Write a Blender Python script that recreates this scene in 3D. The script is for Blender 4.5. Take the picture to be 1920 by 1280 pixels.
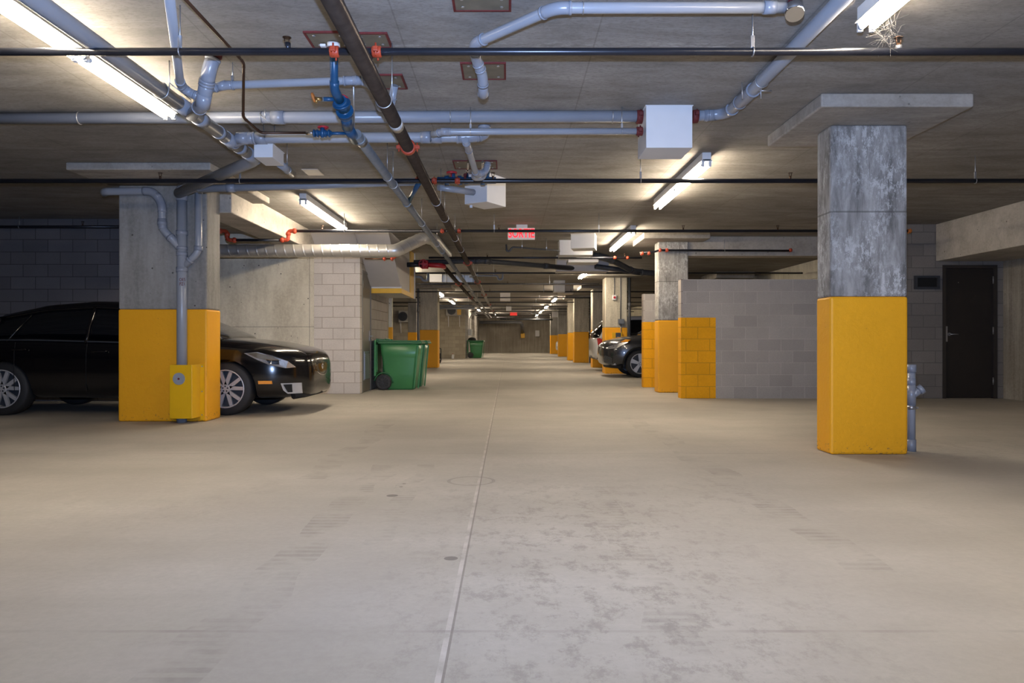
import bpy, bmesh, math, random
from mathutils import Vector, Matrix
random.seed(7)
PI = math.pi
sc = bpy.context.scene
for o in list(bpy.data.objects): bpy.data.objects.remove(o)
C = sc.collection

# ------------------------------------------------------------------ camera, light, exposure
F, CX, CY, H = 1386.0, 952.0, 638.0, 0.94
cam = bpy.data.cameras.new('camera'); co = bpy.data.objects.new('camera', cam); C.objects.link(co)
co.location = (0, 0, H); co.rotation_euler = (PI/2, 0, 0)
cam.sensor_width = 36; cam.lens = F/1920*36; cam.shift_x = 8/1920; cam.shift_y = -2/1920
cam.clip_start = .05; cam.clip_end = 200
sc.camera = co
sc.view_settings.view_transform = 'Standard'; sc.view_settings.look = 'None'
sc.view_settings.gamma = 1; sc.view_settings.exposure = 0.0
try: sc.view_settings.use_curve_mapping = False
except Exception: pass
w = bpy.data.worlds.new('world'); sc.world = w; w.use_nodes = True
w.node_tree.nodes['Background'].inputs[0].default_value = (1, .85, .7, 1)
w.node_tree.nodes['Background'].inputs[1].default_value = 0.02
TUBE_STRENGTH = 122.0
FLASH_W = 1500.0; FLASH_UP = 34
fl = bpy.data.lights.new('camera_flash', 'SPOT'); fo = bpy.data.objects.new('camera_flash', fl); C.objects.link(fo)
fo.location = (0, .02, H+.21); fo.rotation_euler = (math.radians(90+FLASH_UP), 0, 0); fl.spot_size = math.radians(150); fl.spot_blend = 1.0
fl.energy = FLASH_W; fl.color = (.44, .61, 1.0); fl.shadow_soft_size = .025
sc.cycles.max_bounces = 6; sc.cycles.diffuse_bounces = 4; sc.cycles.glossy_bounces = 3
sc.cycles.sample_clamp_indirect = 4; sc.cycles.caustics_reflective = False; sc.cycles.caustics_refractive = False

def W(px, py, Y):            # photo pixel at depth Y -> place
    return Vector(((px-CX)*Y/F, Y, H+(CY-py)*Y/F))
def WZ(px, py, zr):          # photo pixel at height zr above the eye -> place
    Y = F*zr/(CY-py); return Vector(((px-CX)*Y/F, Y, H+zr))

# ------------------------------------------------------------------ materials
def mat(name):
    m = bpy.data.materials.new(name); m.use_nodes = True
    nt = m.node_tree; b = nt.nodes['Principled BSDF']; return m, nt, b
def plain(name, col, rough=.5, metal=0, coat=0, emit=None, es=0, noise=.08, nscale=9, bump=0, spec=None):
    m, nt, b = mat(name); N = nt.nodes; L = nt.links
    g = N.new('ShaderNodeNewGeometry'); n = N.new('ShaderNodeTexNoise'); n.inputs['Scale'].default_value = nscale; n.inputs['Detail'].default_value = 5
    L.new(g.outputs['Position'], n.inputs['Vector'])
    mx = N.new('ShaderNodeMix'); mx.data_type = 'RGBA'
    mx.inputs[6].default_value = tuple(c*(1-noise*1.6) for c in col)+(1,); mx.inputs[7].default_value = tuple(min(1, c*(1+noise)) for c in col)+(1,)
    L.new(n.outputs[0], mx.inputs[0]); L.new(mx.outputs[2], b.inputs['Base Color'])
    b.inputs['Roughness'].default_value = rough; b.inputs['Metallic'].default_value = metal
    b.inputs['Coat Weight'].default_value = coat
    if spec is not None: b.inputs['Specular IOR Level'].default_value = spec
    if bump:
        bp = N.new('ShaderNodeBump'); bp.inputs['Strength'].default_value = bump; bp.inputs['Distance'].default_value = .01
        L.new(n.outputs[0], bp.inputs['Height']); L.new(bp.outputs[0], b.inputs['Normal'])
    if emit: b.inputs['Emission Color'].default_value = tuple(emit)+(1,); b.inputs['Emission Strength'].default_value = es
    return m
class NB:                     # small node builder
    def __init__(s, nt): s.N = nt.nodes; s.L = nt.links; s.pos = s.N.new('ShaderNodeNewGeometry').outputs['Position']
    def map(s, sx, sy, sz, v=None, off=(0, 0, 0)):
        n = s.N.new('ShaderNodeMapping'); n.inputs['Scale'].default_value = (sx, sy, sz); n.inputs['Location'].default_value = off
        s.L.new(v or s.pos, n.inputs[0]); return n.outputs[0]
    def noise(s, v, scale, det=6, rough=.6, dist=0):
        n = s.N.new('ShaderNodeTexNoise'); n.inputs['Scale'].default_value = scale; n.inputs['Detail'].default_value = det
        n.inputs['Roughness'].default_value = rough; n.inputs['Distortion'].default_value = dist; s.L.new(v, n.inputs['Vector']); return n.outputs[0]
    def ramp(s, v, stops):
        n = s.N.new('ShaderNodeValToRGB'); e = n.color_ramp.elements
        while len(e) < len(stops): e.new(.5)
        for i, (p, c) in enumerate(stops): e[i].position = p; e[i].color = (c, c, c, 1) if not hasattr(c, '__len__') else tuple(c)+(1,)
        s.L.new(v, n.inputs[0]); return n.outputs[0]
    def mix(s, f, a, b, mode='MIX'):
        n = s.N.new('ShaderNodeMix'); n.data_type = 'RGBA'; n.blend_type = mode
        for k, v in ((0, f), (6, a), (7, b)):
            if hasattr(v, 'links'): s.L.new(v, n.inputs[k])
            elif k == 0: n.inputs[0].default_value = v
            else: n.inputs[k].default_value = tuple(v)+(1,)
        return n.outputs[2]
    def math(s, op, a, b=0, c=0):
        n = s.N.new('ShaderNodeMath'); n.operation = op
        for i, v in enumerate((a, b, c)):
            if hasattr(v, 'links'): s.L.new(v, n.inputs[i])
            else: n.inputs[i].default_value = v
        return n.outputs[0]
    def sep(s, v=None):
        n = s.N.new('ShaderNodeSeparateXYZ'); s.L.new(v or s.pos, n.inputs[0]); return n.outputs
    def comb(s, a, b, c=0):
        n = s.N.new('ShaderNodeCombineXYZ')
        for i, v in enumerate((a, b, c)):
            if hasattr(v, 'links'): s.L.new(v, n.inputs[i])
            else: n.inputs[i].default_value = v
        return n.outputs[0]
    def bump(s, h, strength, dist, b):
        n = s.N.new('ShaderNodeBump'); n.inputs['Strength'].default_value = strength; n.inputs['Distance'].default_value = dist
        s.L.new(h, n.inputs['Height']); s.L.new(n.outputs[0], b.inputs['Normal'])
    def line(s, coord, period, off, width):    # 1 on a thin line every period
        a = s.math('ADD', coord, -off); a = s.math('DIVIDE', a, period); a = s.math('FRACT', a)
        a = s.math('SUBTRACT', a, .5); a = s.math('ABSOLUTE', a); return s.math('GREATER_THAN', a, .5-width/period/2)

def concrete(name, base, dark, streak=(3, 3, .5), pits=.6, contrast=1., seam=None, blotch=.5):
    m, nt, b = mat(name); n = NB(nt)
    c = n.mix(n.ramp(n.noise(n.map(*streak), 2.2, 8, .65), [(.35, 0), (.65, 1)]), dark, base)
    f = n.noise(n.pos, 26, 6, .7)
    c = n.mix(n.math('MULTIPLY', n.ramp(f, [(.4, 0), (.7, 1)]), .35*contrast), c, tuple(min(1, x*1.35) for x in base))
    bl = n.noise(n.map(1, 1, 1, off=(3, 8, 1)), .9, 4, .5)
    c = n.mix(n.math('MULTIPLY', n.ramp(bl, [(.4, 1), (.6, 0)]), blotch*.5), c, tuple(x*.6 for x in dark))
    v = n.N.new('ShaderNodeTexVoronoi'); v.inputs['Scale'].default_value = 9; n.L.new(n.pos, v.inputs['Vector'])
    gate = n.ramp(n.noise(n.pos, 5, 2), [(.52, 0), (.56, 1)])
    pit = n.math('MULTIPLY', n.ramp(v.outputs[0], [(.07, 1), (.11, 0)]), gate)
    c = n.mix(n.math('MULTIPLY', pit, pits), c, (.03, .025, .02))
    if seam:
        s = n.sep()
        for ax, per, off in seam:
            c = n.mix(n.math('MULTIPLY', n.line(s[ax], per, off, .012), .6), c, tuple(x*.35 for x in dark))
    n.L.new(c, b.inputs['Base Color']); b.inputs['Roughness'].default_value = .85; b.inputs['Specular IOR Level'].default_value = .25
    n.bump(n.math('SUBTRACT', f, n.math('MULTIPLY', pit, 1.)), .35, .01, b)
    return m
def lichen(name):
    m, nt, b = mat(name); n = NB(nt)
    a = n.noise(n.map(5, 5, 1.1), 1.6, 10, .7, .3)
    c = n.mix(n.ramp(a, [(.36, 0), (.62, 1)]), (.13, .125, .118), (.36, .35, .335))
    p = n.noise(n.map(1.3, 1.3, .55), 21, 10, .85, .1); reg = n.noise(n.pos, 2.1, 4)
    k = n.math('MULTIPLY', n.ramp(p, [(.50, 0), (.54, 1)]), n.ramp(reg, [(.42, .05), (.6, .85)]))
    c = n.mix(k, c, (.56, .56, .555))
    d = n.noise(n.map(14, 14, .9), 1.5, 8, .8)
    c = n.mix(n.math('MULTIPLY', n.ramp(d, [(.56, 0), (.66, 1)]), .55), c, (.085, .08, .075))
    z = n.sep()[2]
    c = n.mix(n.math('MULTIPLY', n.line(z, 1.21, 2.0, .014), .6), c, (.08, .075, .07))
    n.L.new(c, b.inputs['Base Color']); b.inputs['Roughness'].default_value = .85; b.inputs['Specular IOR Level'].default_value = .2
    n.bump(p, .4, .01, b); return m
def paint(name, col, worn=.35):     # wall paint on concrete, chipped near the floor
    m, nt, b = mat(name); n = NB(nt)
    c = n.mix(n.noise(n.pos, 3, 5), tuple(x*.88 for x in col), col)
    z = n.sep()[2]
    ch = n.noise(n.pos, 34, 5, .75)
    th = n.math('ADD', ch, n.math('MULTIPLY', n.ramp(z, [(0, 1), (.18, 0)]), .1))
    c = n.mix(n.math('MULTIPLY', n.ramp(th, [(.665, 0), (.70, 1)]), .8), c, (.16, .10, .05))
    n.L.new(c, b.inputs['Base Color']); b.inputs['Roughness'].default_value = .5; b.inputs['Specular IOR Level'].default_value = .3
    n.bump(n.noise(n.pos, 20, 6, .7), .4, .01, b); return m
def blocks(name, base, mortar, axis=0, var=.12, paint_to=None, light_mortar=False):
    m, nt, b = mat(name); n = NB(nt); s = n.sep()
    v = n.comb(s[axis], s[2])
    t = n.N.new('ShaderNodeTexBrick'); n.L.new(v, t.inputs['Vector'])
    t.inputs['Scale'].default_value = 1; t.inputs['Brick Width'].default_value = .385; t.inputs['Row Height'].default_value = .1925
    t.inputs['Mortar Size'].default_value = .0055; t.inputs['Mortar Smooth'].default_value = .25; t.inputs['Bias'].default_value = 0
    t.inputs['Color1'].default_value = tuple(x*(1-var) for x in base)+(1,); t.inputs['Color2'].default_value = tuple(x*(1+var) for x in base)+(1,)
    t.inputs['Mortar'].default_value = tuple(mortar)+(1,)
    f = n.noise(n.pos, 60, 4, .8)
    c = n.mix(n.math('MULTIPLY', n.ramp(f, [(.3, 1), (.6, 0)]), .35), t.outputs[0], tuple(x*.6 for x in base))
    g = n.noise(n.pos, 1.3, 5); c = n.mix(n.math('MULTIPLY', n.ramp(g, [(.4, 1), (.65, 0)]), .22), c, tuple(x*.5 for x in base))
    n.L.new(c, b.inputs['Base Color']); b.inputs['Roughness'].default_value = .9; b.inputs['Specular IOR Level'].default_value = .2
    n.bump(n.math('SUBTRACT', n.math('MULTIPLY', f, .35), t.outputs[1]), .6, .012, b); return m

def floor_mat():
    m, nt, b = mat('floor_concrete'); n = NB(nt); s = n.sep()
    a = n.noise(n.map(.35, .9, 1), 1.5, 9, .62)
    c = n.mix(n.ramp(a, [(.3, 0), (.7, 1)]), (.375, .35, .305), (.49, .46, .41))
    fine = n.noise(n.pos, 30, 6, .75)
    c = n.mix(n.math('MULTIPLY', n.ramp(fine, [(.35, 1), (.6, 0)]), .2), c, (.27, .24, .21))
    # damp looking dirt patches in the aisle
    dn = n.noise(n.map(1.2, .8, 1, off=(1, 2, 0)), 7.5, 9, .82, 0)
    reg = n.noise(n.map(.5, .5, 1, off=(7.3, .4, 0)), .9, 3, .5)
    gx = n.ramp(n.math('ABSOLUTE', n.math('ADD', s[0], -.35)), [(.3, 1), (1.0, .05)])
    gy = n.ramp(n.math('DIVIDE', n.math('ABSOLUTE', n.math('ADD', s[1], -3.1)), 4), [(.2, 1), (.6, .1)])
    dirt = n.math('MULTIPLY', n.ramp(dn, [(.50, 0), (.60, 1)]), n.math('MAXIMUM', n.math('MULTIPLY', gx, gy), n.ramp(reg, [(.55, 0), (.7, .6)])))
    c = n.mix(n.math('MULTIPLY', dirt, .5), c, (.19, .165, .145))
    big = n.noise(n.map(.8, .5, 1, off=(4, 1, 0)), .8, 6, .65)
    c = n.mix(n.math('MULTIPLY', n.ramp(big, [(.42, 1), (.58, 0)]), .22), c, (.24, .22, .20))
    # tyre tracks: soft bands along the aisle with tread ribs
    for x0, wd, y0, y1 in ((-.92, .2, 1.9, 5.6), (-.62, .13, 3.4, 5.6), (.55, .18, 2.2, 4.8), (-1.35, .2, 5, 9), (1.5, .2, 3, 9)):
        wob = n.noise(n.comb(0, s[1]), .8, 2); xx = n.math('ADD', s[0], n.math('MULTIPLY', wob, .35))
        band = n.math('LESS_THAN', n.math('ABSOLUTE', n.math('ADD', xx, -x0-.17)), wd/2)
        rib = n.math('GREATER_THAN', n.math('FRACT', n.math('MULTIPLY', s[1], 16)), .45)
        inn = n.math('MULTIPLY', n.math('GREATER_THAN', s[1], y0), n.math('LESS_THAN', s[1], y1))
        k = n.math('MULTIPLY', n.math('MULTIPLY', band, inn), n.math('MULTIPLY', n.math('ADD', n.math('MULTIPLY', rib, .7), .3), n.ramp(n.noise(n.pos, 3.5, 5), [(.45, 0), (.65, 1)])))
        c = n.mix(n.math('MULTIPLY', k, .34), c, (.15, .13, .115))
    # saw-cut joints
    jl = n.math('LESS_THAN', n.math('ABSOLUTE', n.math('ADD', s[0], .193)), .009)
    jf = n.math('LESS_THAN', n.math('ABSOLUTE', n.math('ADD', s[0], .18)), .004)
    c = n.mix(n.math('MULTIPLY', jl, n.ramp(n.noise(n.pos, 6, 4), [(.40, .05), (.65, .6)])), c, (.60, .56, .52))
    c = n.mix(n.math('MULTIPLY', jf, .5), c, (.12, .1, .09))
    jx = n.line(s[1], 3.76, 2.39, .02)
    c = n.mix(n.math('MULTIPLY', jx, n.ramp(n.noise(n.pos, 3, 4), [(.42, .04), (.66, .5)])), c, (.24, .21, .19))
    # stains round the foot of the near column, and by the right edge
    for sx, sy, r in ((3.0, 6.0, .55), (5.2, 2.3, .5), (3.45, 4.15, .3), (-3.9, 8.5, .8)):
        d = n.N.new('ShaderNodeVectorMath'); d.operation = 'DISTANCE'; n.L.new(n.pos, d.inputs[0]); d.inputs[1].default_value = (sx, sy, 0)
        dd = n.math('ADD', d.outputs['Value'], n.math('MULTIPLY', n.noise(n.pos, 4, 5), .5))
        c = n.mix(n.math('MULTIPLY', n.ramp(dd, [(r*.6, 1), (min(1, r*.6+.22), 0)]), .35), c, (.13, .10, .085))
    for sx, sy, r in ((-.245, 4.95, .15), (-.70, 4.48, .035), (-.685, 4.75, .012), (-.245, 3.19, .03), (-.68, 4.85, .012)):   # drain lid and spots
        d = n.N.new('ShaderNodeVectorMath'); d.operation = 'DISTANCE'; n.L.new(n.pos, d.inputs[0]); d.inputs[1].default_value = (sx, sy, 0)
        if r > .1: k = n.math('MULTIPLY', n.math('LESS_THAN', n.math('ABSOLUTE', n.math('ADD', d.outputs['Value'], -r)), .012), .3)
        else: k = n.math('MULTIPLY', n.math('LESS_THAN', d.outputs['Value'], r), .75)
        c = n.mix(k, c, (.13, .12, .11))
    n.L.new(c, b.inputs['Base Color']); b.inputs['Specular IOR Level'].default_value = .3
    rr = n.ramp(a, [(.3, .62), (.7, .78)]); n.L.new(rr, b.inputs['Roughness'])
    n.bump(n.math('ADD', n.math('MULTIPLY', fine, .5), n.noise(n.map(1, 1, 1), 4, 4)), .12, .01, b); return m
def ceiling_mat():
    m, nt, b = mat('ceiling_concrete'); n = NB(nt); s = n.sep()
    a = n.noise(n.map(.8, 2.2, 1), 1.7, 10, .72, .5)
    c = n.mix(n.ramp(a, [(.32, 0), (.68, 1)]), (.20, .187, .168), (.385, .366, .34))
    f = n.noise(n.map(2, 5, 1), 12, 7, .8)
    c = n.mix(n.math('MULTIPLY', n.ramp(f, [(.38, 1), (.52, 0)]), .5), c, (.14, .125, .11))
    bl = n.noise(n.map(.8, .8, 1), .55, 3)
    c = n.mix(n.math('MULTIPLY', n.ramp(bl, [(.4, 1), (.6, 0)]), .35), c, (.13, .118, .105))
    sc1 = n.noise(n.map(7, 2, 1), 4, 3, .9, 1.5)     # short scratches
    c = n.mix(n.math('MULTIPLY', n.ramp(sc1, [(.70, 0), (.72, 1)]), .3), c, (.55, .53, .5))
    # lime streak along one joint
    ly = n.math('SUBTRACT', 1, n.math('MULTIPLY', n.math('ABSOLUTE', n.math('ADD', s[1], -4.72)), 9))
    c = n.mix(n.math('MULTIPLY', n.math('MAXIMUM', ly, 0), n.math('MULTIPLY', n.ramp(n.noise(n.map(2, 6, 1), 3, 7, .8), [(.5, 0), (.65, .7)]), n.math('LESS_THAN', n.math('ABSOLUTE', n.math('ADD', s[0], -.2)), 1.4))), c, (.62, .6, .58))
    g = n.math('ADD', n.math('MULTIPLY', n.line(s[1], 2.42, 7.3, .014), .75), n.math('MULTIPLY', n.line(s[0], 1.21, .55, .010), .3))
    c = n.mix(g, c, (.09, .075, .06))
    n.L.new(c, b.inputs['Base Color']); b.inputs['Roughness'].default_value = .8; b.inputs['Specular IOR Level'].default_value = .25
    n.bump(n.math('ADD', f, n.math('MULTIPLY', a, .5)), .2, .01, b); return m

M = {}
M['floor'] = floor_mat(); M['ceil'] = ceiling_mat()
SEAMW = [(0, 2.42, -3.5), (2, 1.21, 1.18)]
M['conc_wall'] = concrete('cast_concrete_wall', (.80, .735, .60), (.58, .52, .41), (2, 2, .6), 1., 1, SEAMW, .3)
M['conc_end'] = concrete('board_marked_concrete', (.46, .42, .35), (.26, .23, .185), (5, 5, .25), .4, 1, [(0, 2.42, .9)], .8)
M['conc_beam'] = concrete('beam_concrete', (.50, .465, .41), (.35, .32, .275), (1.5, 1.5, 1.5), .7, 1, None, .3)
M['conc_col'] = lichen('stained_column_concrete')
M['conc_col2'] = concrete('smooth_column_concrete', (.31, .30, .285), (.19, .183, .17), (3, 3, .5), .8, .9, None, .4)
M['conc_col3'] = concrete('pale_column_concrete', (.62, .575, .47), (.38, .345, .275), (4, 4, .6), .5, 1.2, None, .5)
M['conc_panel'] = concrete('drop_panel_concrete', (.40, .37, .33), (.25, .23, .20), (1, 4, 2), .5, 1, None, .5)
M['yellow'] = paint('yellow_wall_paint', (.88, .41, .014))
M['blockL'] = blocks('dark_grey_block', (.165, .155, .16), (.07, .065, .06), 0)
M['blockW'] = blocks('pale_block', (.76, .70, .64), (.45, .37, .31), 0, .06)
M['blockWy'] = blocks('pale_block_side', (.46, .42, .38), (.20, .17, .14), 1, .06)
M['blockP'] = blocks('grey_partition_block', (.42, .395, .37), (.55, .52, .49), 0, .10)
M['blockPy'] = blocks('partition_end_block', (.46, .42, .39), (.25, .22, .2), 1, .08)
M['blockR'] = blocks('grey_block', (.26, .24, .22), (.16, .15, .14), 0, .12)
M['blockF'] = blocks('beige_far_block', (.42, .375, .29), (.26, .23, .18), 0, .16)
M['blockY'] = blocks('yellow_painted_block', (.88, .41, .014), (.55, .27, .02), 0, .05)
M['pvc'] = plain('grey_pvc', (.27, .292, .335), .3, nscale=4)
M['pvc2'] = plain('grey_pvc_fitting', (.24, .262, .31), .27, nscale=4)
M['pvcd'] = plain('dusty_dark_pvc', (.16, .165, .18), .4)
M['black'] = plain('black_steel_pipe', (.018, .02, .028), .28, .3, noise=.3)
M['brown'] = plain('mill_scale_steel', (.05, .037, .03), .3, .5, noise=.45, nscale=14)
M['galv'] = plain('galvanised_steel', (.32, .33, .34), .33, .8, noise=.2)
M['spiral'] = plain('spiral_duct_zinc', (.60, .585, .55), .36, .7, noise=.12)
M['galvp'] = plain('dull_galvanised_pipe', (.22, .235, .25), .42, .6, noise=.2, nscale=14)
M['copper'] = plain('tarnished_copper', (.075, .038, .022), .42, .6, noise=.3)
M['orange'] = plain('orange_grooved_fitting', (.42, .055, .022), .4, noise=.15, nscale=30)
M['redc'] = plain('red_intumescent_seal', (.13, .014, .013), .7, noise=.3, nscale=40)
M['red'] = plain('red_enamel', (.42, .02, .03), .4)
M['blue'] = plain('blue_enamel_pipe', (.008, .065, .155), .35, noise=.15, nscale=14)
M['brass'] = plain('brass', (.45, .28, .10), .35, .9)
M['rustor'] = plain('orange_handwheel', (.50, .16, .03), .6, noise=.3, nscale=40)
M['ply'] = plain('formwork_plate', (.17, .145, .10), .7, noise=.3, nscale=10)
M['plyl'] = plain('pale_plate', (.62, .55, .44), .6)
M['white'] = plain('white_board', (.66, .66, .67), .6, noise=.03)
M['whitem'] = plain('white_enamel', (.70, .70, .70), .4, noise=.03)
M['steel'] = plain('zinc_hanger_steel', (.45, .45, .46), .35, .8)
M['soffit'] = plain('painted_soffit', (.58, .555, .54), .6, noise=.04)
M['yband'] = plain('bright_yellow_band', (.80, .46, .01), .4)
M['yguard'] = plain('yellow_steel_guard', (.76, .43, .006), .35, noise=.05)
M['doorb'] = plain('brown_steel_door', (.19, .175, .15), .45, .3, noise=.1, nscale=3)
M['doork'] = plain('dark_brown_door', (.022, .018, .017), .4, noise=.1)
M['doorf'] = plain('door_frame_enamel', (.04, .034, .03), .4)
M['void'] = plain('dark_opening', (.008, .008, .008), .8)
M['green'] = plain('green_bin_plastic', (.055, .24, .085), .3, noise=.12, nscale=3)
M['greend'] = plain('green_bin_dark_plastic', (.035, .16, .06), .4, noise=.1)
M['rubber'] = plain('tyre_rubber', (.016, .016, .017), .65, noise=.2, nscale=30)
M['alloy'] = plain('alloy_wheel', (.62, .62, .64), .38, .5, noise=.05)
M['chrome'] = plain('chrome', (.7, .7, .72), .12, 1, noise=.02)
M['cblack'] = plain('black_car_paint', (.003, .003, .0045), .16, 0, .55, noise=.05, spec=.5)
M['cgrey'] = plain('dark_grey_car_paint', (.055, .058, .066), .25, .5, .9, noise=.05)
M['cwhite'] = plain('white_car_paint', (.62, .61, .60), .3, 0, .7, noise=.03)
M['glass'] = plain('tinted_car_glass', (.005, .006, .008), .05, 0, .5, noise=.05)
M['lens'] = plain('headlight_lens', (.55, .55, .56), .12, .5, .9, noise=.3, nscale=60)
M['amber'] = plain('amber_reflector', (.95, .36, .02), .3, noise=.05)
M['tail'] = plain('red_tail_lamp', (.35, .008, .01), .2, noise=.05)
M['plate'] = plain('pale_blue_plate', (.45, .52, .66), .4)
M['tube'] = plain('fluorescent_tube', (.9, .9, .9), .5, emit=(1, .84, .64), es=TUBE_STRENGTH, noise=.01)
M['cap'] = plain('blue_grey_tube_cap', (.25, .31, .42), .4)
M['signw'] = plain('exit_sign_face', (.62, .60, .58), .5, emit=(.9, .75, .68), es=.12, noise=.03)
M['signr'] = plain('red_sign_letters', (.8, .03, .03), .4, emit=(1, .02, .03), es=1.6, noise=.02)
M['signrb'] = plain('lit_red_sign_face', (.7, .05, .03), .4, emit=(1, .05, .03), es=.9, noise=.02)
M['cobweb'] = plain('dusty_cobweb', (.16, .155, .15), .9)
M['acw'] = plain('beige_air_unit_enamel', (.42, .40, .36), .5)
M['dgrey'] = plain('dark_grey_cast_iron', (.045, .05, .06), .45, noise=.2)

# ------------------------------------------------------------------ mesh helpers
def wl(o):
    v = Vector((0, 0, 0))
    while o is not None: v += o.location; o = o.parent
    return v
class MB:
    def __init__(s): s.bm = bmesh.new()
    def box(s, x0, x1, y0, y1, z0, z1, bev=0, mtx=None):
        r = bmesh.ops.create_cube(s.bm, size=1)['verts']
        for v in r: v.co = Vector(((x0+x1)/2+v.co.x*(x1-x0), (y0+y1)/2+v.co.y*(y1-y0), (z0+z1)/2+v.co.z*(z1-z0)))
        if bev:
            e = list({e for v in r for e in v.link_edges})
            q = bmesh.ops.bevel(s.bm, geom=e, offset=bev, segments=2, affect='EDGES', profile=.5); r = q['verts']
        if mtx:
            for v in {v for v in r}: v.co = mtx @ v.co
        return s
    def prism(s, pts, d):     # closed polygon (3D points) pushed along d
        d = Vector(d); a = [s.bm.verts.new(Vector(p)) for p in pts]; b = [s.bm.verts.new(Vector(p)+d) for p in pts]
        n = len(pts); s.bm.faces.new(a); s.bm.faces.new(b[::-1])
        for i in range(n): s.bm.faces.new((a[i], b[i], b[(i+1) % n], a[(i+1) % n]))
        return s
    def tube(s, pts, r, seg=14, caps=True, smooth=True, rfun=None):
        pts = [Vector(p) for p in pts]; n = len(pts)
        t0 = (pts[1]-pts[0]).normalized()
        u = t0.orthogonal().normalized(); rings = []
        for i, p in enumerate(pts):
            t = (pts[min(i+1, n-1)]-pts[max(i-1, 0)]).normalized()
            u = (u - t*u.dot(t)).normalized(); v = t.cross(u)
            rr = r[i] if hasattr(r, '__len__') else r
            ring = []
            for k in range(seg):
                a = 2*PI*k/seg; q = rr*(rfun(i, k/seg) if rfun else 1)
                ring.append(s.bm.verts.new(p+(u*math.cos(a)+v*math.sin(a))*q))
            rings.append(ring)
        for A, B in zip(rings, rings[1:]):
            for k in range(seg):
                f = s.bm.faces.new((A[k], A[(k+1) % seg], B[(k+1) % seg], B[k])); f.smooth = smooth
        if caps: s.bm.faces.new(rings[0][::-1]); s.bm.faces.new(rings[-1])
        return s
    def cyl(s, a, b, r, seg=16, r2=None): return s.tube([a, b], [r, r if r2 is None else r2], seg)
    def sphere(s, c, r, u=12, v=8, sc=(1, 1, 1)):
        q = bmesh.ops.create_uvsphere(s.bm, u_segments=u, v_segments=v, radius=1)['verts']
        for x in q: x.co = Vector(c)+Vector((x.co.x*r*sc[0], x.co.y*r*sc[1], x.co.z*r*sc[2]))
        for f in {f for x in q for f in x.link_faces}: f.smooth = True
        return s
    def torus(s, c, nrm, R, r, seg=24, s2=8):
        nrm = Vector(nrm).normalized(); u = nrm.orthogonal().normalized(); v = nrm.cross(u); c = Vector(c); rings = []
        for i in range(seg):
            a = 2*PI*i/seg; d = u*math.cos(a)+v*math.sin(a)
            rings.append([s.bm.verts.new(c+d*(R+r*math.cos(2*PI*k/s2))+nrm*r*math.sin(2*PI*k/s2)) for k in range(s2)])
        for i in range(seg):
            A, B = rings[i], rings[(i+1) % seg]
            for k in range(s2):
                f = s.bm.faces.new((A[k], A[(k+1) % s2], B[(k+1) % s2], B[k])); f.smooth = True
        return s
    def build(s, name, m, parent=None, label=None, local=False):
        bmesh.ops.recalc_face_normals(s.bm, faces=s.bm.faces[:])
        if parent is not None and not local:
            off = wl(parent)
            for v in s.bm.verts: v.co -= off
        me = bpy.data.meshes.new(name); s.bm.to_mesh(me); s.bm.free()
        me.materials.append(M[m] if isinstance(m, str) else m)
        o = bpy.data.objects.new(name, me); C.objects.link(o)
        if parent is not None: o.parent = parent
        if label: o['label'] = label
        return o
def split_build(mb, name, m, parent):
    mb.bm.verts.ensure_lookup_table(); seen = set(); isl = []
    for v in mb.bm.verts:
        if v in seen: continue
        st = [v]; seen.add(v); cur = []
        while st:
            q = st.pop(); cur.append(q)
            for e in q.link_edges:
                o = e.other_vert(q)
                if o not in seen: seen.add(o); st.append(o)
        isl.append(cur)
    for cur in isl:
        n = MB(); mp = {v: n.bm.verts.new(v.co) for v in cur}
        for f in {f for v in cur for f in v.link_faces}: g = n.bm.faces.new([mp[v] for v in f.verts]); g.smooth = f.smooth
        n.build(name, m, parent)
    mb.bm.free()
def tag(o, label, cat, group=None):
    o['label'] = label; o['category'] = cat
    if group: o['group'] = group
    return o
def thing(name, label, cat, loc=(0, 0, 0), group=None):
    o = bpy.data.objects.new(name, None); C.objects.link(o); o.location = loc; o.empty_display_size = .1
    return tag(o, label, cat, group)
def struct(name, mb, m):
    o = mb.build(name, m); o['kind'] = 'structure'; return o
def fillet(pts, rad, n=6):
    pts = [Vector(p) for p in pts]; out = [pts[0]]; corners = []
    for i in range(1, len(pts)-1):
        p, a, b = pts[i], pts[i-1], pts[i+1]
        da, db = (a-p), (b-p); r = min(rad, da.length*.48, db.length*.48)
        s, e = p+da.normalized()*r, p+db.normalized()*r
        arc = [s*(1-t)**2+p*2*t*(1-t)+e*t*t for t in [k/n for k in range(n+1)]]
        corners.append((arc, da.normalized(), db.normalized())); out += arc
    out.append(pts[-1]); return out, corners
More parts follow.
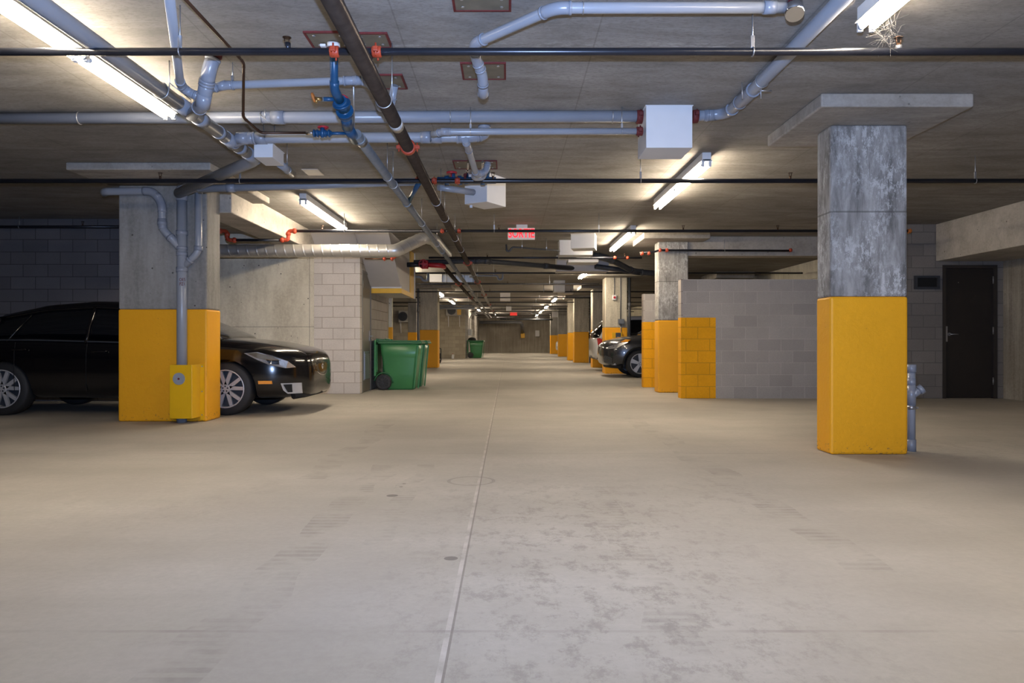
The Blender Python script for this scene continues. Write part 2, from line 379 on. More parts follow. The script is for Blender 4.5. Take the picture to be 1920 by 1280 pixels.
def run(name, label, cat, pts, r, m='pvc', fm='pvc2', bend=None, fit=True, coup=(), hang=(), hz=2.82, group=None, seg=16, fitname='elbow', strap=True):
    """a pipe run: pipe, elbows at its corners, couplings at distances, hangers up to the ceiling"""
    pts = [Vector(p) for p in pts]
    t = thing(name, label, cat, pts[0], group)
    path, corners = fillet(pts, bend or r*2.2)
    MB().tube(path, r, seg).build('pipe', m, t)
    if fit:
        for arc, da, db in corners:
            pp = [arc[0]+da*r*.9]+arc+[arc[-1]+db*r*.9]
            b = MB().tube(pp, r*1.13, seg)
            for a, d in ((pp[0], da), (pp[-1], db)): b.tube([a-d*r*.35, a+d*r*.12], r*1.22, seg)
            b.build(fitname, fm, t)
    tot = [0]
    for a, b in zip(pts, pts[1:]): tot.append(tot[-1]+(b-a).length)
    def at(d):
        for i in range(len(pts)-1):
            if d <= tot[i+1] or i == len(pts)-2:
                u = (pts[i+1]-pts[i]).normalized(); return pts[i]+u*(d-tot[i]), u
    for d in coup:
        p, u = at(d); MB().tube([p-u*r*1.1, p+u*r*1.1], r*1.16, seg).build('coupling', fm, t)
    for d in hang:
        p, u = at(d)
        b = MB().torus(p, u, r*1.06, max(.003, r*.09), 20, 6)
        if hz > p.z+r+.02:
            b.cyl((p.x, p.y, p.z+r*1.2), (p.x, p.y, hz), .004, 6)
            b.box(p.x-.008, p.x+.008, p.y-.008, p.y+.008, p.z+r, p.z+r+.035)
        b.build('hanger', 'steel', t)
    return t
def collar(c, d, r, t=None, name='grooved_coupling', m='orange'):
    """grooved coupling with two bolt lugs"""
    c = Vector(c); d = Vector(d).normalized(); u = d.cross(Vector((0, 0, 1)));
    u = u.normalized() if u.length > .1 else Vector((1, 0, 0))
    b = MB().tube([c-d*.026, c-d*.022, c+d*.022, c+d*.026], [r*1.12, r*1.32, r*1.32, r*1.12], 16)
    for s in (-1, 1):
        q = c+u*s*r*1.55
        b.box(q.x-.014-abs(u.x)*.006, q.x+.014+abs(u.x)*.006, q.y-.018, q.y+.018, q.z-.014, q.z+.014, .004)
        b.cyl(q-Vector((0, 0, .035)), q+Vector((0, 0, .035)), .006, 6)
    return b.build(name, m, t)
def text_mesh(name, s, size, m, parent, origin, rot=(PI/2, 0, 0), ext=.002, bold=0, sx=1):
    cu = bpy.data.curves.new(name, 'FONT'); cu.body = s; cu.size = size; cu.extrude = ext; cu.align_x = 'CENTER'; cu.align_y = 'CENTER'; cu.offset = bold; cu.resolution_u = 3
    tmp = bpy.data.objects.new('tmp', cu); C.objects.link(tmp); dg = bpy.context.evaluated_depsgraph_get()
    me = bpy.data.meshes.new_from_object(tmp.evaluated_get(dg)); bpy.data.objects.remove(tmp)
    me.transform(Matrix.Diagonal((sx, 1, 1, 1))); me.transform(Matrix.LocRotScale(Vector(origin)-(parent.location), __import__('mathutils').Euler(rot), None))
    me.materials.clear(); me.materials.append(M[m]); me.name = name
    o = bpy.data.objects.new(name, me); C.objects.link(o); o.parent = parent; return o

# ------------------------------------------------------------------ the setting
ZC = H+1.88     # ceiling height
struct('floor', MB().box(-16.2, 8.4, -6.2, 57.2, -.2, 0), 'floor')
struct('ceiling', MB().box(-16.2, 8.4, -6.2, 57.2, ZC, ZC+.25), 'ceil')
struct('wall_front', MB().box(-16.2, 8.4, -6.2, -6, 0, ZC), 'conc_wall')
struct('wall_left', MB().box(-16.2, -16, -6, 57, 0, ZC), 'conc_end')
struct('wall_left', MB().box(-16, -5.45, 11.45, 11.65, 0, ZC), 'blockL')
struct('wall_left', MB().box(-5.55, -5.45, 11.65, 13.05, 0, ZC), 'blockL')
struct('wall_left', MB().box(-5.45, -3.414, 13.05, 13.25, 0, ZC), 'conc_wall')
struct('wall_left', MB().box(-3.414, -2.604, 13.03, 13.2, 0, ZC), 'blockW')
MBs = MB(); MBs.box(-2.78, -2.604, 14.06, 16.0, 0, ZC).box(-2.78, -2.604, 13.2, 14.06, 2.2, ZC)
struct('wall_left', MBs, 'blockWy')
struct('wall_left', MB().box(-16, -2.604, 16.0, 16.15, 0, ZC), 'conc_end')
struct('wall_left', MB().box(-16, -2.21, 38.3, 38.5, 0, ZC), 'blockF')
struct('wall_left', MB().box(-2.4, -2.21, 38.5, 57, 0, ZC), 'blockR')
struct('wall_back', MB().box(-2.4, 7.3, 57, 57.2, 0, ZC), 'conc_end')
struct('wall_right', MB().box(7.2, 7.4, 12.2, 57, 0, ZC), 'conc_wall')
PX = 2.81
b = MB().box(5.3, 7.045, 11.98, 12.18, 0, ZC).box(7.925, 8.03, 11.98, 12.18, 0, ZC).box(7.045, 7.925, 11.98, 12.18, 2.16, ZC)
struct('wall_right', b, 'blockR')
struct('wall_right', MB().box(8.03, 8.2, -6, 12.2, 0, ZC), 'conc_end')
# partitions of block, free standing
def partition(x0, x1, y, zt, xy, label, th=.19):
    t = thing('block_partition', label, 'partition wall', (x0, y, 0))
    MB().box(x0+.001, x1, y, y+th, 0, zt).build('block_wall', 'blockP', t)
    zy = 1.25
    MB().prism([(x0-.004, y-.004, .001), (xy, y-.004, .001), (xy, y+.004, .001), (x0+.03, y+.004, .001), (x0+.03, y+th+.004, .001), (x0-.004, y+th+.004, .001)], (0, 0, 1.309)).build('yellow_paint', 'blockY', t, 'yellow painted end of the block wall')
    MB().box(x0-.003, x0+.03, y-.003, y+th+.003, 1.31, zt+.002).build('wall_end_face', 'blockPy', t)
partition(PX, 5.3, 11.98, 1.93, 3.37, 'long low grey block partition with a yellow painted end, reaching toward the dark door')
partition(2.72, 5.4, 14.8, 1.87, 3.3, 'block partition with yellow end between the grey SUV and the second yellow column')

def column(x0, x1, y0, y1, label, m='conc_col', panel=None, ztop=None, name='concrete_column', chamfer=.02):
    """column with a yellow painted foot and a drop panel under the slab"""
    t = thing(name, label, 'column', ((x0+x1)/2, (y0+y1)/2, 0), 'yellow footed concrete columns')
    pt = panel[4] if panel else ZC
    MB().box(x0, x1, y0, y1, 1.30, pt, chamfer).build('shaft', m, t)
    MB().box(x0-.003, x1+.003, y0-.003, y1+.003, 0, 1.302, chamfer).build('painted_base', 'yellow', t, 'yellow painted foot of the column')
    if panel: MB().box(*panel[:4], panel[4], ZC, .012).build('drop_panel', 'conc_panel', t)
    return t
zp = H+1.776
C1 = column(2.662, 3.295, 6.09, 6.37, 'large concrete column closest to the camera, yellow foot, stained grey shaft, grey standpipe behind it', 'conc_col', (2.384, 3.545, 5.62, 6.79, zp))
CL = column(-4.514, -3.49, 8.57, 8.98, 'broad concrete column beside the black sedan, carrying grey drain pipes and a yellow guard', 'conc_col2', (-4.665, -3.14, 7.80, 9.75, H+1.80))
C2 = column(2.706, 3.25, 13.3, 13.62, 'concrete column with yellow foot standing between the two grey block partitions', 'conc_col', (2.37, 3.53, 12.86, 14.0, H+1.775))
C3 = column(2.75, 3.37, 20.85, 21.5, 'concrete column with yellow foot beside the grey SUV bonnet, red fire alarm on its shaft', 'conc_col3', (2.1, 4.0, 20.3, 21.9, H+1.775))
C4 = column(2.93, 3.5, 25.5, 26.1, 'concrete column with yellow foot directly behind the white SUV tail', 'conc_col3', (2.5, 4.0, 25.1, 26.6, H+1.775))
C5 = column(2.81, 3.42, 31.2, 31.8, 'concrete column with yellow foot, first beyond the white SUV, dark pipe beside it', 'conc_col3', (2.4, 3.9, 30.8, 32.2, H+1.775))
C6 = column(2.83, 3.4, 34.7, 35.3, 'concrete column with yellow foot showing only a narrow strip, second beyond the white SUV', 'conc_col3')
C7 = column(2.94, 3.55, 42.9, 43.5, 'concrete column with yellow foot hiding most of the small white car', 'conc_col2')
C8 = column(2.97, 3.55, 51.5, 52.1, 'last concrete column with yellow foot, in front of the end wall', 'conc_col2')
L2 = column(-3.03, -2.41, 25.5, 26.1, 'concrete column with yellow foot rising behind the green bins', 'conc_col3', (-3.6, -1.9, 24.9, 26.6, H+1.775))
L3 = column(-4.46, -4.07, 33.0, 33.5, 'slim concrete column with yellow foot seen behind the bins, past a grey downpipe', 'conc_col2')
C9 = column(6.0, 6.5, 20.9, 21.4, 'column standing behind the block partition, only its drop panel showing above', 'conc_col2', (5.7, 6.75, 20.2, 21.8, H+1.70))
# slim post at the corner of the left block room
t = thing('corner_post', 'slim cream post with yellow foot standing behind the wheeled green bins', 'post', (-2.57, 16.2, 0))
MB().box(-2.603, -2.53, 16.16, 16.28, 1.22, ZC).build('post_shaft', 'conc_wall', t); MB().box(-2.606, -2.527, 16.157, 16.283, 0, 1.23).build('painted_base', 'yellow', t)
# beams under the slab
def beam(label, x0, x1, y0, y1, z0):
    tag(MB().box(x0, x1, y0, y1, z0, ZC, .012).build('concrete_beam', 'conc_beam'), label, 'beam', 'concrete ceiling beams')
beam('pale concrete beam running from the broad column beside the black sedan to the pale wall', -3.78, -3.36, 8.985, 13.03, H+1.55)
beam('concrete beam across the parking bay above the low grey block partition', 3.255, 7.19, 13.36, 13.7, H+1.526)
beam('deep concrete beam along the ceiling above the dark brown door', 6.93, 8.03, -2.0, 11.97, H+1.28)

# doors
def door(name, x0, x1, y, axis, zt, mdoor, mframe):
    pass
b = MB()
b.box(-2.66, -2.59, 13.205, 13.25, 0, 2.2).box(-2.66, -2.59, 14.01, 14.06, 0, 2.2).box(-2.66, -2.59, 13.25, 14.01, 2.15, 2.2)
d1 = MB().box(-2.65, -2.605, 13.25, 14.01, .01, 2.15, .003).build('door_1', 'doorb'); d1['kind'] = 'structure'
b.build('door_frame', 'doorb', d1)
b = MB().box(-2.606, -2.596, 13.40, 13.85, .22, .74)
for k in range(13): b.prism([(-2.596, 13.42, .25+k*.036), (-2.580, 13.42, .24+k*.036), (-2.596, 13.42, .275+k*.036)], (0, .41, 0))
b.build('louvre', 'steel', d1)
MB().cyl((-2.604, 13.93, 1.02), (-2.54, 13.93, 1.02), .012, 10).cyl((-2.545, 13.94, 1.02), (-2.545, 13.80, 1.02), .010, 10).box(-2.604, -2.598, 13.90, 13.96, .93, 1.12).build('door_handle', 'steel', d1)
for z in (.28, 1.15, 1.95): MB().cyl((-2.595, 13.262, z-.06), (-2.595, 13.262, z+.06), .009, 8).build('hinge', 'steel', d1)
d2 = MB().box(7.09, 7.88, 12.0, 12.05, .01, 2.11, .003).build('door_2', 'doork'); d2['kind'] = 'structure'
MB().box(7.045, 7.09, 11.96, 12.06, 0, 2.16).box(7.88, 7.925, 11.96, 12.06, 0, 2.16).box(7.09, 7.88, 11.96, 12.06, 2.11, 2.16).build('door_frame', 'doorf', d2)
MB().box(7.09, 7.135, 11.985, 12.0, .92, 1.17, .004).build('lock_plate', 'steel', d2, 'steel lock plate')
MB().cyl((7.165, 12.0, 1.04), (7.165, 11.94, 1.04), .011, 10).cyl((7.16, 11.945, 1.04), (7.28, 11.945, 1.04), .009, 10).cyl((7.165, 12.0, 1.04), (7.165, 11.99, 1.04), .026, 14).build('door_handle', 'steel', d2)
for z in (.28, 1.10, 1.92): MB().cyl((7.875, 11.99, z-.06), (7.875, 11.99, z+.06), .010, 8).build('hinge', 'steel', d2)
MB().cyl((7.31, 12.0, 1.88), (7.31, 11.99, 1.88), .008, 8).build('door_viewer', 'chrome', d2)
# vent in the right block wall
t = thing('wall_vent', 'small rectangular framed vent opening in the block wall beside the dark brown door', 'vent', (6.8, 11.97, 1.9))
x0, x1, z0, z1 = 6.58, 6.98, 1.77, 1.985
MB().box(x0, x1, 11.93, 11.98, z0, z0+.035).box(x0, x1, 11.93, 11.98, z1-.035, z1).box(x0, x0+.035, 11.93, 11.98, z0+.035, z1-.035).box(x1-.035, x1, 11.93, 11.98, z0+.035, z1-.035).build('vent_frame', 'dgrey', t)
MB().box(x0+.035, x1-.035, 11.965, 11.979, z0+.035, z1-.035).build('vent_opening', 'void', t)

# sloping soffit box with yellow edges above the left door
t = thing('stair_soffit', 'pale sloping boxed soffit with bright yellow edge bands hanging above the green bins', 'soffit', (-2.3, 14.5, 1.84))
zb = 1.85
MB().prism([(-2.604, 12.5, ZC-.001), (-2.604, 14.07, 1.94), (-2.604, 14.07, zb), (-2.604, 15.9, zb), (-2.604, 15.9, ZC-.001)], (.574, 0, 0)).build('soffit_box', 'soffit', t)
MB().prism([(-3.41, 12.5, ZC-.002), (-3.41, 13.025, 2.52), (-3.41, 13.025, ZC-.002)], (.80, 0, 0)).build('soffit_flank', 'soffit', t)
MB().prism([(-2.62, 14.062, 1.995), (-2.62, 14.04, 1.97), (-2.62, 14.04, zb+.08), (-2.62, 14.062, zb+.08)], (.60, 0, 0)).build('lip_board', 'white', t)
MB().box(-2.62, -2.018, 14.035, 14.065, zb-.012, zb+.078).box(-2.032, -2.018, 14.06, 15.9, zb-.012, zb+.078).box(-2.034, -2.016, 15.3, 15.9, zb+.078, ZC-.01).build('yellow_band', 'yband', t, 'bright yellow edge band')
MB().box(-2.03, -2.0, 15.9, 16.0, zb-.01, ZC-.01).build('corner_board', 'white', t)

# ------------------------------------------------------------------ fluorescent strips
def strip(x, y0, y1, label, dn=1.76, far=False):
    t = thing('fluorescent_light', label, 'ceiling light', (x, (y0+y1)/2, ZC), 'fluorescent strip lights')
    z = H+dn
    b = MB().box(x-.045, x+.045, y0, y1, z+.035, ZC, .004)
    b.prism([(x-.06, y0, z+.03), (x+.06, y0, z+.03), (x+.045, y0, z+.05), (x-.045, y0, z+.05)], (0, y1-y0, 0))
    b.build('housing', 'whitem', t)
    ys = [(y0+.012, y1-.012)] if far else [(y0+.012, (y0+y1)/2-.012), ((y0+y1)/2+.012, y1-.012)]
    for s in (-1, 1):
        for a, c in ys:
            MB().cyl((x+s*.034, a+.02, z), (x+s*.034, c-.02, z), .0165, 10).build('tube', 'tube', t)
        if not far:
            b = MB()
            for a, c in ys:
                for q in (a, c): b.box(x+s*.034-.014, x+s*.034+.014, q-.010, q+.010, z-.022, z+.04, .003)
            split_build(b, 'lamp_holder', 'whitem', t)
            if y0 < 9:
                b = MB()
                for a, c in ys:
                    b.cyl((x+s*.034, a+.01, z), (x+s*.034, a+.028, z), .0168, 10).cyl((x+s*.034, c-.028, z), (x+s*.034, c-.01, z), .0168, 10)
                split_build(b, 'tube_cap', 'cap', t)
    return t
strip(-2.665, 3.39, 5.84, 'brightest double tube fluorescent strip, alongside the thick slanting grey drain pipe')
strip(2.02, 1.74, 4.18, 'fluorescent strip with a dusty cobweb beside its end, cut by the top edge')
strip(1.99, 7.39, 9.84, 'lit fluorescent strip just past the big white box on the ceiling pipes')
strip(-2.62, 9.45, 11.84, 'lit fluorescent strip between the concrete beam and the spiral duct')
strip(2.05, 12.07, 14.5, 'lit fluorescent strip in front of the second yellow column, beside the white boxes')
strip(2.05, 18.6, 21.0, 'lit fluorescent strip past the long grey casing, level with the fire alarm column', far=True)
strip(2.05, 25.0, 27.4, 'far lit strip above the white SUV tail', far=True)
strip(2.05, 31.5, 33.9, 'far lit strip beside the column just past the white SUV', far=True)
strip(2.05, 38.0, 40.4, 'distant lit strip about level with the far green bin', far=True)
strip(2.05, 45.0, 47.4, 'distant lit strip beside the small white car', far=True)
strip(2.05, 51.0, 53.4, 'last lit strip before the end wall on the white car side', far=True)
strip(-.9, 49.5, 51.9, 'last lit strip before the end wall over the aisle', far=True)
strip(-1.7, 42.0, 44.4, 'far lit strip beyond the far green bin', far=True)
strip(-2.62, 18.0, 20.4, 'lit strip mostly hidden by the yellow edged soffit', far=True)
strip(-2.58, 26.9, 29.3, 'lit strip beside the top of the column behind the bins', far=True)
strip(-2.58, 33.2, 35.6, 'lit strip above the air unit on the far block wall', far=True)

# ------------------------------------------------------------------ sprinkler branch lines
def head(x, y, z, parent, up=True, m='copper'):
    b = MB().cyl((x, y, z), (x, y, z+.03), .011, 8).cyl((x-.010, y, z+.03), (x-.014, y, z+.06), .003, 6).cyl((x+.010, y, z+.03), (x+.014, y, z+.06), .003, 6)
    b.cyl((x, y, z+.06), (x, y, z+.064), .024, 14)
    return b.build('sprinkler_head', m, parent)
def sprinkler(y, x0, x1, r, label, heads=(), hang=(), z=None, m='black'):
    z = z or H+1.62
    t = thing('sprinkler_pipe', label, 'sprinkler pipe', (0, y, z), 'sprinkler branch pipes')
    MB().cyl((x0, y, z), (x1, y, z), r, 14).build('pipe', m, t)
    for x in heads: head(x, y, z+r*.8, t)
    for x in hang:
        b = MB().torus((x, y, z), (1, 0, 0), r*1.12, .004, 18, 6).cyl((x, y, z+r), (x, y, ZC), .0045, 6)
        b.box(x-.011, x+.011, y-.004, y+.004, z+r, z+r+.07, .002)
        b.build('hanger', 'steel', t)
    return t
S1 = sprinkler(4.15, -6, 6.9, .0215, 'black sprinkler pipe crossing the whole photo above all others, past the blue riser', (-1.24, 2.195), (-1.84, 1.375))
for x in (-.972, -.735): collar((x, 4.15, H+1.62), (1, 0, 0), .024, S1)
for x in (-1.235,): MB().cyl((x, 4.15, H+1.63), (x, 4.15, H+1.67), .016, 10).build('riser_nipple', 'black', S1)
MB().cyl((2.195, 4.15, H+1.635), (2.195, 4.15, H+1.655), .018, 10).build('riser_nipple', 'steel', S1)
S2 = sprinkler(7.51, -9, 8.0, .0235, 'black sprinkler pipe passing just in front of the two tall near columns', (-3.53, -.15, 2.87), (-2.72, 1.35, 4.75))
for x in (-.745, -.51): collar((x, 7.51, H+1.62), (1, 0, 0), .024, S2)
z3 = H+1.62
S3 = sprinkler(10.95, -3.12, 5.93, .0215, 'black sprinkler pipe crossing right in front of the red exit sign', (-2.75, -.13, 2.6, 4.0), (-2.42, -.2, 1.35))
for x in (-.97, -.72): collar((x, 10.95, z3), (1, 0, 0), .022, S3)
collar((5.95, 10.95, z3), (1, 0, 0), .022, S3, 'end_fitting', 'rustor')
zl = H+1.485
MB().cyl((-4.05, 10.95, zl), (-3.34, 10.95, zl), .0215, 12).build('dropped_pipe', 'black', S3)
for xa, xb in ((-3.34, -3.16), (-4.05, -4.26)):
    pp = fillet([(xa, 10.95, zl), ((xa+xb)/2, 10.95, zl), ((xa+xb)/2, 10.95, z3), (xb, 10.95, z3)], .06)[0]
    b = MB().tube(pp, .029, 12)
    for q in (pp[0], pp[-1], pp[len(pp)//2]): b.sphere(q, .042, 8, 6)
    b.build('offset_fitting', 'orange', S3)
MB().cyl((-4.26, 10.95, z3), (-5.4, 10.95, z3), .0215, 12).build('pipe', 'black', S3)
tag(S3, S3['label'], 'sprinkler pipe', 'sprinkler branch pipes')
sprinkler(11.2, -9, -5.5, .022, 'dark sprinkler pipe running along the dark block wall above the black sedan', (-6.44,), (-7.4,), z=H+1.72)
SW = ['crossing just below the white ceiling boxes', 'crossing under the grey casing, beyond the white boxes', 'crossing behind the top of the fire alarm column', 'crossing level with the cardboard coloured box',
      'crossing behind the farther white ceiling boxes', 'crossing beyond the column at the white SUV', 'crossing near the air unit wall', 'crossing just before the far green bin', 'crossing past the far green bin', 'crossing at the small white car', 'crossing ahead of the far exit sign', 'crossing close to the end wall']
for k in range(12):
    y = 14.4+3.4*k
    x0 = -2.1 if k == 0 else (-8 if y < 38 else -2.15)
    x1 = 2.63 if k == 0 else (2.62 if abs(y-21.2) < .5 else 7.1)
    if k == 0: S4 = sprinkler(y+.1, -1.55, x1, .021, 'dark sprinkler pipe '+SW[k], (2.3, -.4), (1.0,))
    else: sprinkler(y, x0, x1, .021, 'dark sprinkler pipe '+SW[k], (-.6+.3*(k % 3), 2.1), (-1.5, 1.2) if k < 8 else ())
y4 = 14.5
for x in (2.1, 2.35): collar((x, y4, H+1.62), (1, 0, 0), .022, S4)
# its continuation on the beam behind column 2
t = thing('sprinkler_pipe', 'black sprinkler pipe with orange fittings fixed along the beam above the low block partition', 'sprinkler pipe', (3, 13.2, H+1.61), 'sprinkler branch pipes')
pz = H+1.60
MB().tube(fillet([(2.36, 13.2, pz-.04), (2.62, 13.2, pz-.02), (2.70, 13.2, pz+.01), (5.05, 13.2, pz)], .04)[0], .020, 12).build('pipe', 'black', t)
for x, z in ((2.40, pz-.05), (2.52, pz-.045), (2.72, pz+.01), (2.84, pz+.01), (5.05, pz+.01)): collar((x, 13.2, z), (1, 0, 0), .023, t)
MB().torus((3.87, 13.2, pz), (1, 0, 0), .024, .004).cyl((3.87, 13.2, pz), (3.87, 13.2, pz+.2), .004, 6).build('hanger', 'steel', t)

# ------------------------------------------------------------------ mains running along the garage
zm = H+1.52; xm = -.785
MAIN = thing('sprinkler_main_pipe', 'thick dark brown steel sprinkler main running along the ceiling toward the far end', 'water main', (xm, 20, zm))
MB().cyl((xm, .6, zm), (xm, 52, zm), .0465, 20).build('pipe', 'brown', MAIN)
for y in (5.82, 14.5, 19.2, 24.6, 31.4, 38): collar((xm, y, zm), (0, 1, 0), .0465, MAIN)
for y in (4.68, 8.1): MB().torus((xm, y, zm), (0, 1, 0), .049, .004, 28, 6).cyl((xm+.052, y, zm), (xm+.052, y, ZC), .004, 6).build('hanger_ring', 'steel', MAIN)
for y in (9.2, 11.0, 12.4, 17, 22, 29, 36, 44): MB().torus((xm, y, zm), (0, 1, 0), .049, .004, 20, 6).cyl((xm, y, zm+.045), (xm, y, ZC), .004, 6).build('hanger', 'steel', MAIN)
MB().cyl((xm, 5.14, zm), (xm, 5.26, zm), .0472, 20).build('paper_label', plain('torn_white_paper', (.42, .42, .42), .7, noise=.9, nscale=40), MAIN, 'torn white paper label on the pipe')
for y, x in ((4.15, -.97), (4.15, -.735), (7.51, -.745)):
    pass
for y in (4.15, 7.51, 10.95): MB().cyl((xm, y, zm+.04), (xm, y, H+1.60), .028, 12).build('riser', 'brown', MAIN)
zg = H+1.55; xg = -1.14
G2 = thing('water_main_pipe', 'dull galvanised water pipe running diagonally from the blue valve to the far end', 'water main', (xg, 20, zg))
MB().cyl((xg, 5.56, zg), (xg, 50, zg), .040, 18).build('pipe', 'galvp', G2)
for y in (5.72, 8.38, 12.9, 17.9, 24): MB().cyl((xg, y-.05, zg), (xg, y+.05, zg), .047, 18).build('coupling', 'galvp', G2)
for y in (7.0, 7.35, 9.8, 11.9, 16, 21, 28): MB().torus((xg, y, zg), (0, 1, 0), .043, .004, 20, 6).cyl((xg+.0, y, zg+.04), (xg, y, ZC), .004, 6).build('hanger', 'steel', G2)
t = thing('branch_pipe', 'short blue pipe with red handled coupling joining the galvanised pipe below the sprinkler pipe', 'water pipe', (-1.1, 8.3, zg))
MB().cyl((-1.11, 8.3, zg+.01), (-.92, 7.72, H+1.66), .026, 12).build('pipe', 'blue', t); collar((-.905, 7.66, H+1.665), (.3, -.9, .1), .022, t)
zr = H+1.50; xr = -1.30
G3 = thing('fire_main_pipe', 'dark brown steel pipe starting at the red butterfly valve under the soffit edge', 'water main', (xr, 20, zr))
MB().cyl((xr, 14.95, zr), (xr, 50, zr), .045, 16).build('pipe', 'brown', G3)
pp = fillet([(xr, 15.1, zr), (xr, 14.85, zr), (xr-.35, 14.85, zr+.02)], .12)[0]
MB().tube(pp, .05, 14).build('elbow', 'red', G3); collar((xr, 19.6, zr), (0, 1, 0), .045, G3); collar((xr, 26, zr), (0, 1, 0), .045, G3)
MB().cyl((xr-.30, 14.85, zr+.02), (xr-.42, 14.85, zr+.02), .085, 20).torus((xr-.38, 14.70, zr+.02), (0, 1, 0), .085, .01, 24, 6).cyl((xr-.38, 14.85, zr+.02), (xr-.38, 14.70, zr+.02), .012, 8).box(xr-.46, xr-.30, 14.695, 14.705, zr+.012, zr+.028).box(xr-.388, xr-.372, 14.695, 14.705, zr-.06, zr+.10).build('valve', 'red', G3, 'red butterfly valve')
MB().cyl((xr-.42, 14.85, zr+.02), (-2.02, 14.85, zr+.02), .05, 14).build('inlet_pipe', 'black', G3)

# ------------------------------------------------------------------ drain pipes near the camera
D = thing('drain_pipe', 'thick grey plastic drain pipe slanting across the ceiling beside the brightest lamp', 'drain pipe', (-2.335, 5, H+1.68))
xd, zd, rd = -2.335, H+1.68, .050
MB().cyl((xd, .7, zd), (xd, 6.75, zd), rd, 22).build('pipe', 'pvc', D)
for y, l, q in ((5.35, .12, 1.12), (5.62, .05, 1.14), (5.98, .03, 1.1), (6.25, .14, 1.12), (6.45, .04, 1.16)): MB().cyl((xd, y-l, zd), (xd, y+l, zd), rd*q, 22).build('coupling', 'pvc2', D)
pe = Vector((xd, 6.62, zd)); pe2 = Vector((-3.72, 8.36, H+1.665))
path = [pe, Vector((xd, 6.86, zd)), pe2]
pp = fillet(path, .13)[0]
MB().tube(pp[:9] if len(pp) > 9 else pp, rd*1.16, 22).build('elbow', 'pvc2', D)
MB().cyl(Vector((xd, 6.86, zd)), pe2, rd*.98, 20).build('branch_pipe', 'pvc', D)
MB().torus((xd, 4.97, zd), (0, 1, 0), rd*1.08, .004).cyl((xd+.06, 4.97, zd), (xd+.06, 4.97, ZC), .004, 6).cyl((xd+.06, 4.97, zd+.05), (xd+.15, 5.1, zd-.02), .004, 6).build('hanger', 'steel', D)
# wye rising from it to the ceiling
J = run('drain_pipe', 'fat grey elbow pipe dropping from the ceiling into the side of the slanting drain pipe', 'drain pipe', [W(400, 108, 4.86), W(392, 118, 4.86)-Vector((0, 0, .05)), W(380, 196, 4.98), W(358, 216, 5.42)], .042, fit=True, bend=.11, coup=(.30,))
MB().cyl(W(400, 108, 4.86)-Vector((0, 0, .0)), W(400, 108, 4.86)+Vector((0, 0, .02)), .055, 18).build('ceiling_seal', 'redc', J, 'red seal at the ceiling')
run('drain_pipe', 'slim grey pipe coming from overhead and bending into the fat grey elbow pipe', 'drain pipe', [W(313, -40, 3.55), W(338, 158, 4.95), W(352, 172, 5.02), W(378, 184, 5.02)], .027, bend=.05, hang=(.9,), fit=True)
run('drain_pipe', 'grey pipe running level from the fat elbow past the blue riser to a trap', 'drain pipe', [W(398, 166, 5.0), W(420, 160, 5.0), W(662, 151, 5.0), W(684, 151, 5.02), W(712, 172, 5.05), W(712, 202, 5.12), W(732, 202, 5.4), W(740, 160, 5.3)], .027, bend=.05, coup=(.07, .98), hang=(.14,))
H1a, H1b = W(-60, 222, 6.08), W(1203, 218, 6.08)
t = run('drain_pipe', 'long pale grey pipe crossing the whole ceiling into the big white box', 'drain pipe', [H1a, H1b], .048, fit=False, coup=(2.55,), hang=(.92, 2.42, 3.97, 5.3), hz=ZC)
collar(W(1199, 218, 6.08), (1, 0, 0), .046, t, 'red_seal', 'redc')
b = MB().cyl(W(497, 222, 6.02)+Vector((0, 0, 0)), W(497, 200, 6.02), .004, 6).cyl(W(487, 213, 6.0), W(505, 230, 6.0), .004, 6); b.build('hanger', 'steel', t)
t = run('drain_pipe', 'grey pipe crossing below the long pale pipe, ending in a rounded elbow', 'drain pipe', [W(432, 272, 6.30), W(452, 259, 6.2), W(880, 257, 6.2), W(908, 252, 6.22), W(908, 240, 6.22)], .044, bend=.12, coup=(.18, .33, 1.72, 1.80))
t = run('drain_pipe', 'slim grey pipe running parallel below the long pale pipe into the big white box', 'drain pipe', [W(811, 252, 6.02), W(832, 247, 5.96), W(1203, 246, 5.96)], .0265, bend=.03, coup=(.12,), hang=(.33, 1.55))
collar(W(1199, 246, 5.96), (1, 0, 0), .027, t, 'red_seal', 'redc')
run('drain_pipe', 'short pale pipe dropping back from the crossing pipes to a trap at the ceiling plates', 'drain pipe', [W(872, 262, 6.15), W(877, 275, 6.3), W(893, 328, 7.0), W(912, 322, 7.05), W(915, 304, 7.05)], .028, bend=.06)
run('drain_pipe', 'pale pipe with a red collar entering the skewed white box', 'drain pipe', [W(822, 351, 8.1), W(897, 362, 8.40)], .036, fit=False)
t = bpy.data.objects[-1] if False else None
cl = thing('pipe_collar', 'red collar with fixing tabs where the pale pipe meets the skewed white box', 'pipe collar', W(899, 362, 8.42))
MB().cyl(W(898, 362, 8.36), W(902, 362.5, 8.45), .052, 18).build('collar_ring', 'redc', cl)
split_build(MB().box(-.36, -.33, 8.36, 8.38, H+1.57, H+1.60).box(-.43, -.40, 8.36, 8.38, H+1.50, H+1.53).box(-.30, -.27, 8.36, 8.38, H+1.68, H+1.71), 'fixing_tab', 'steel', cl)
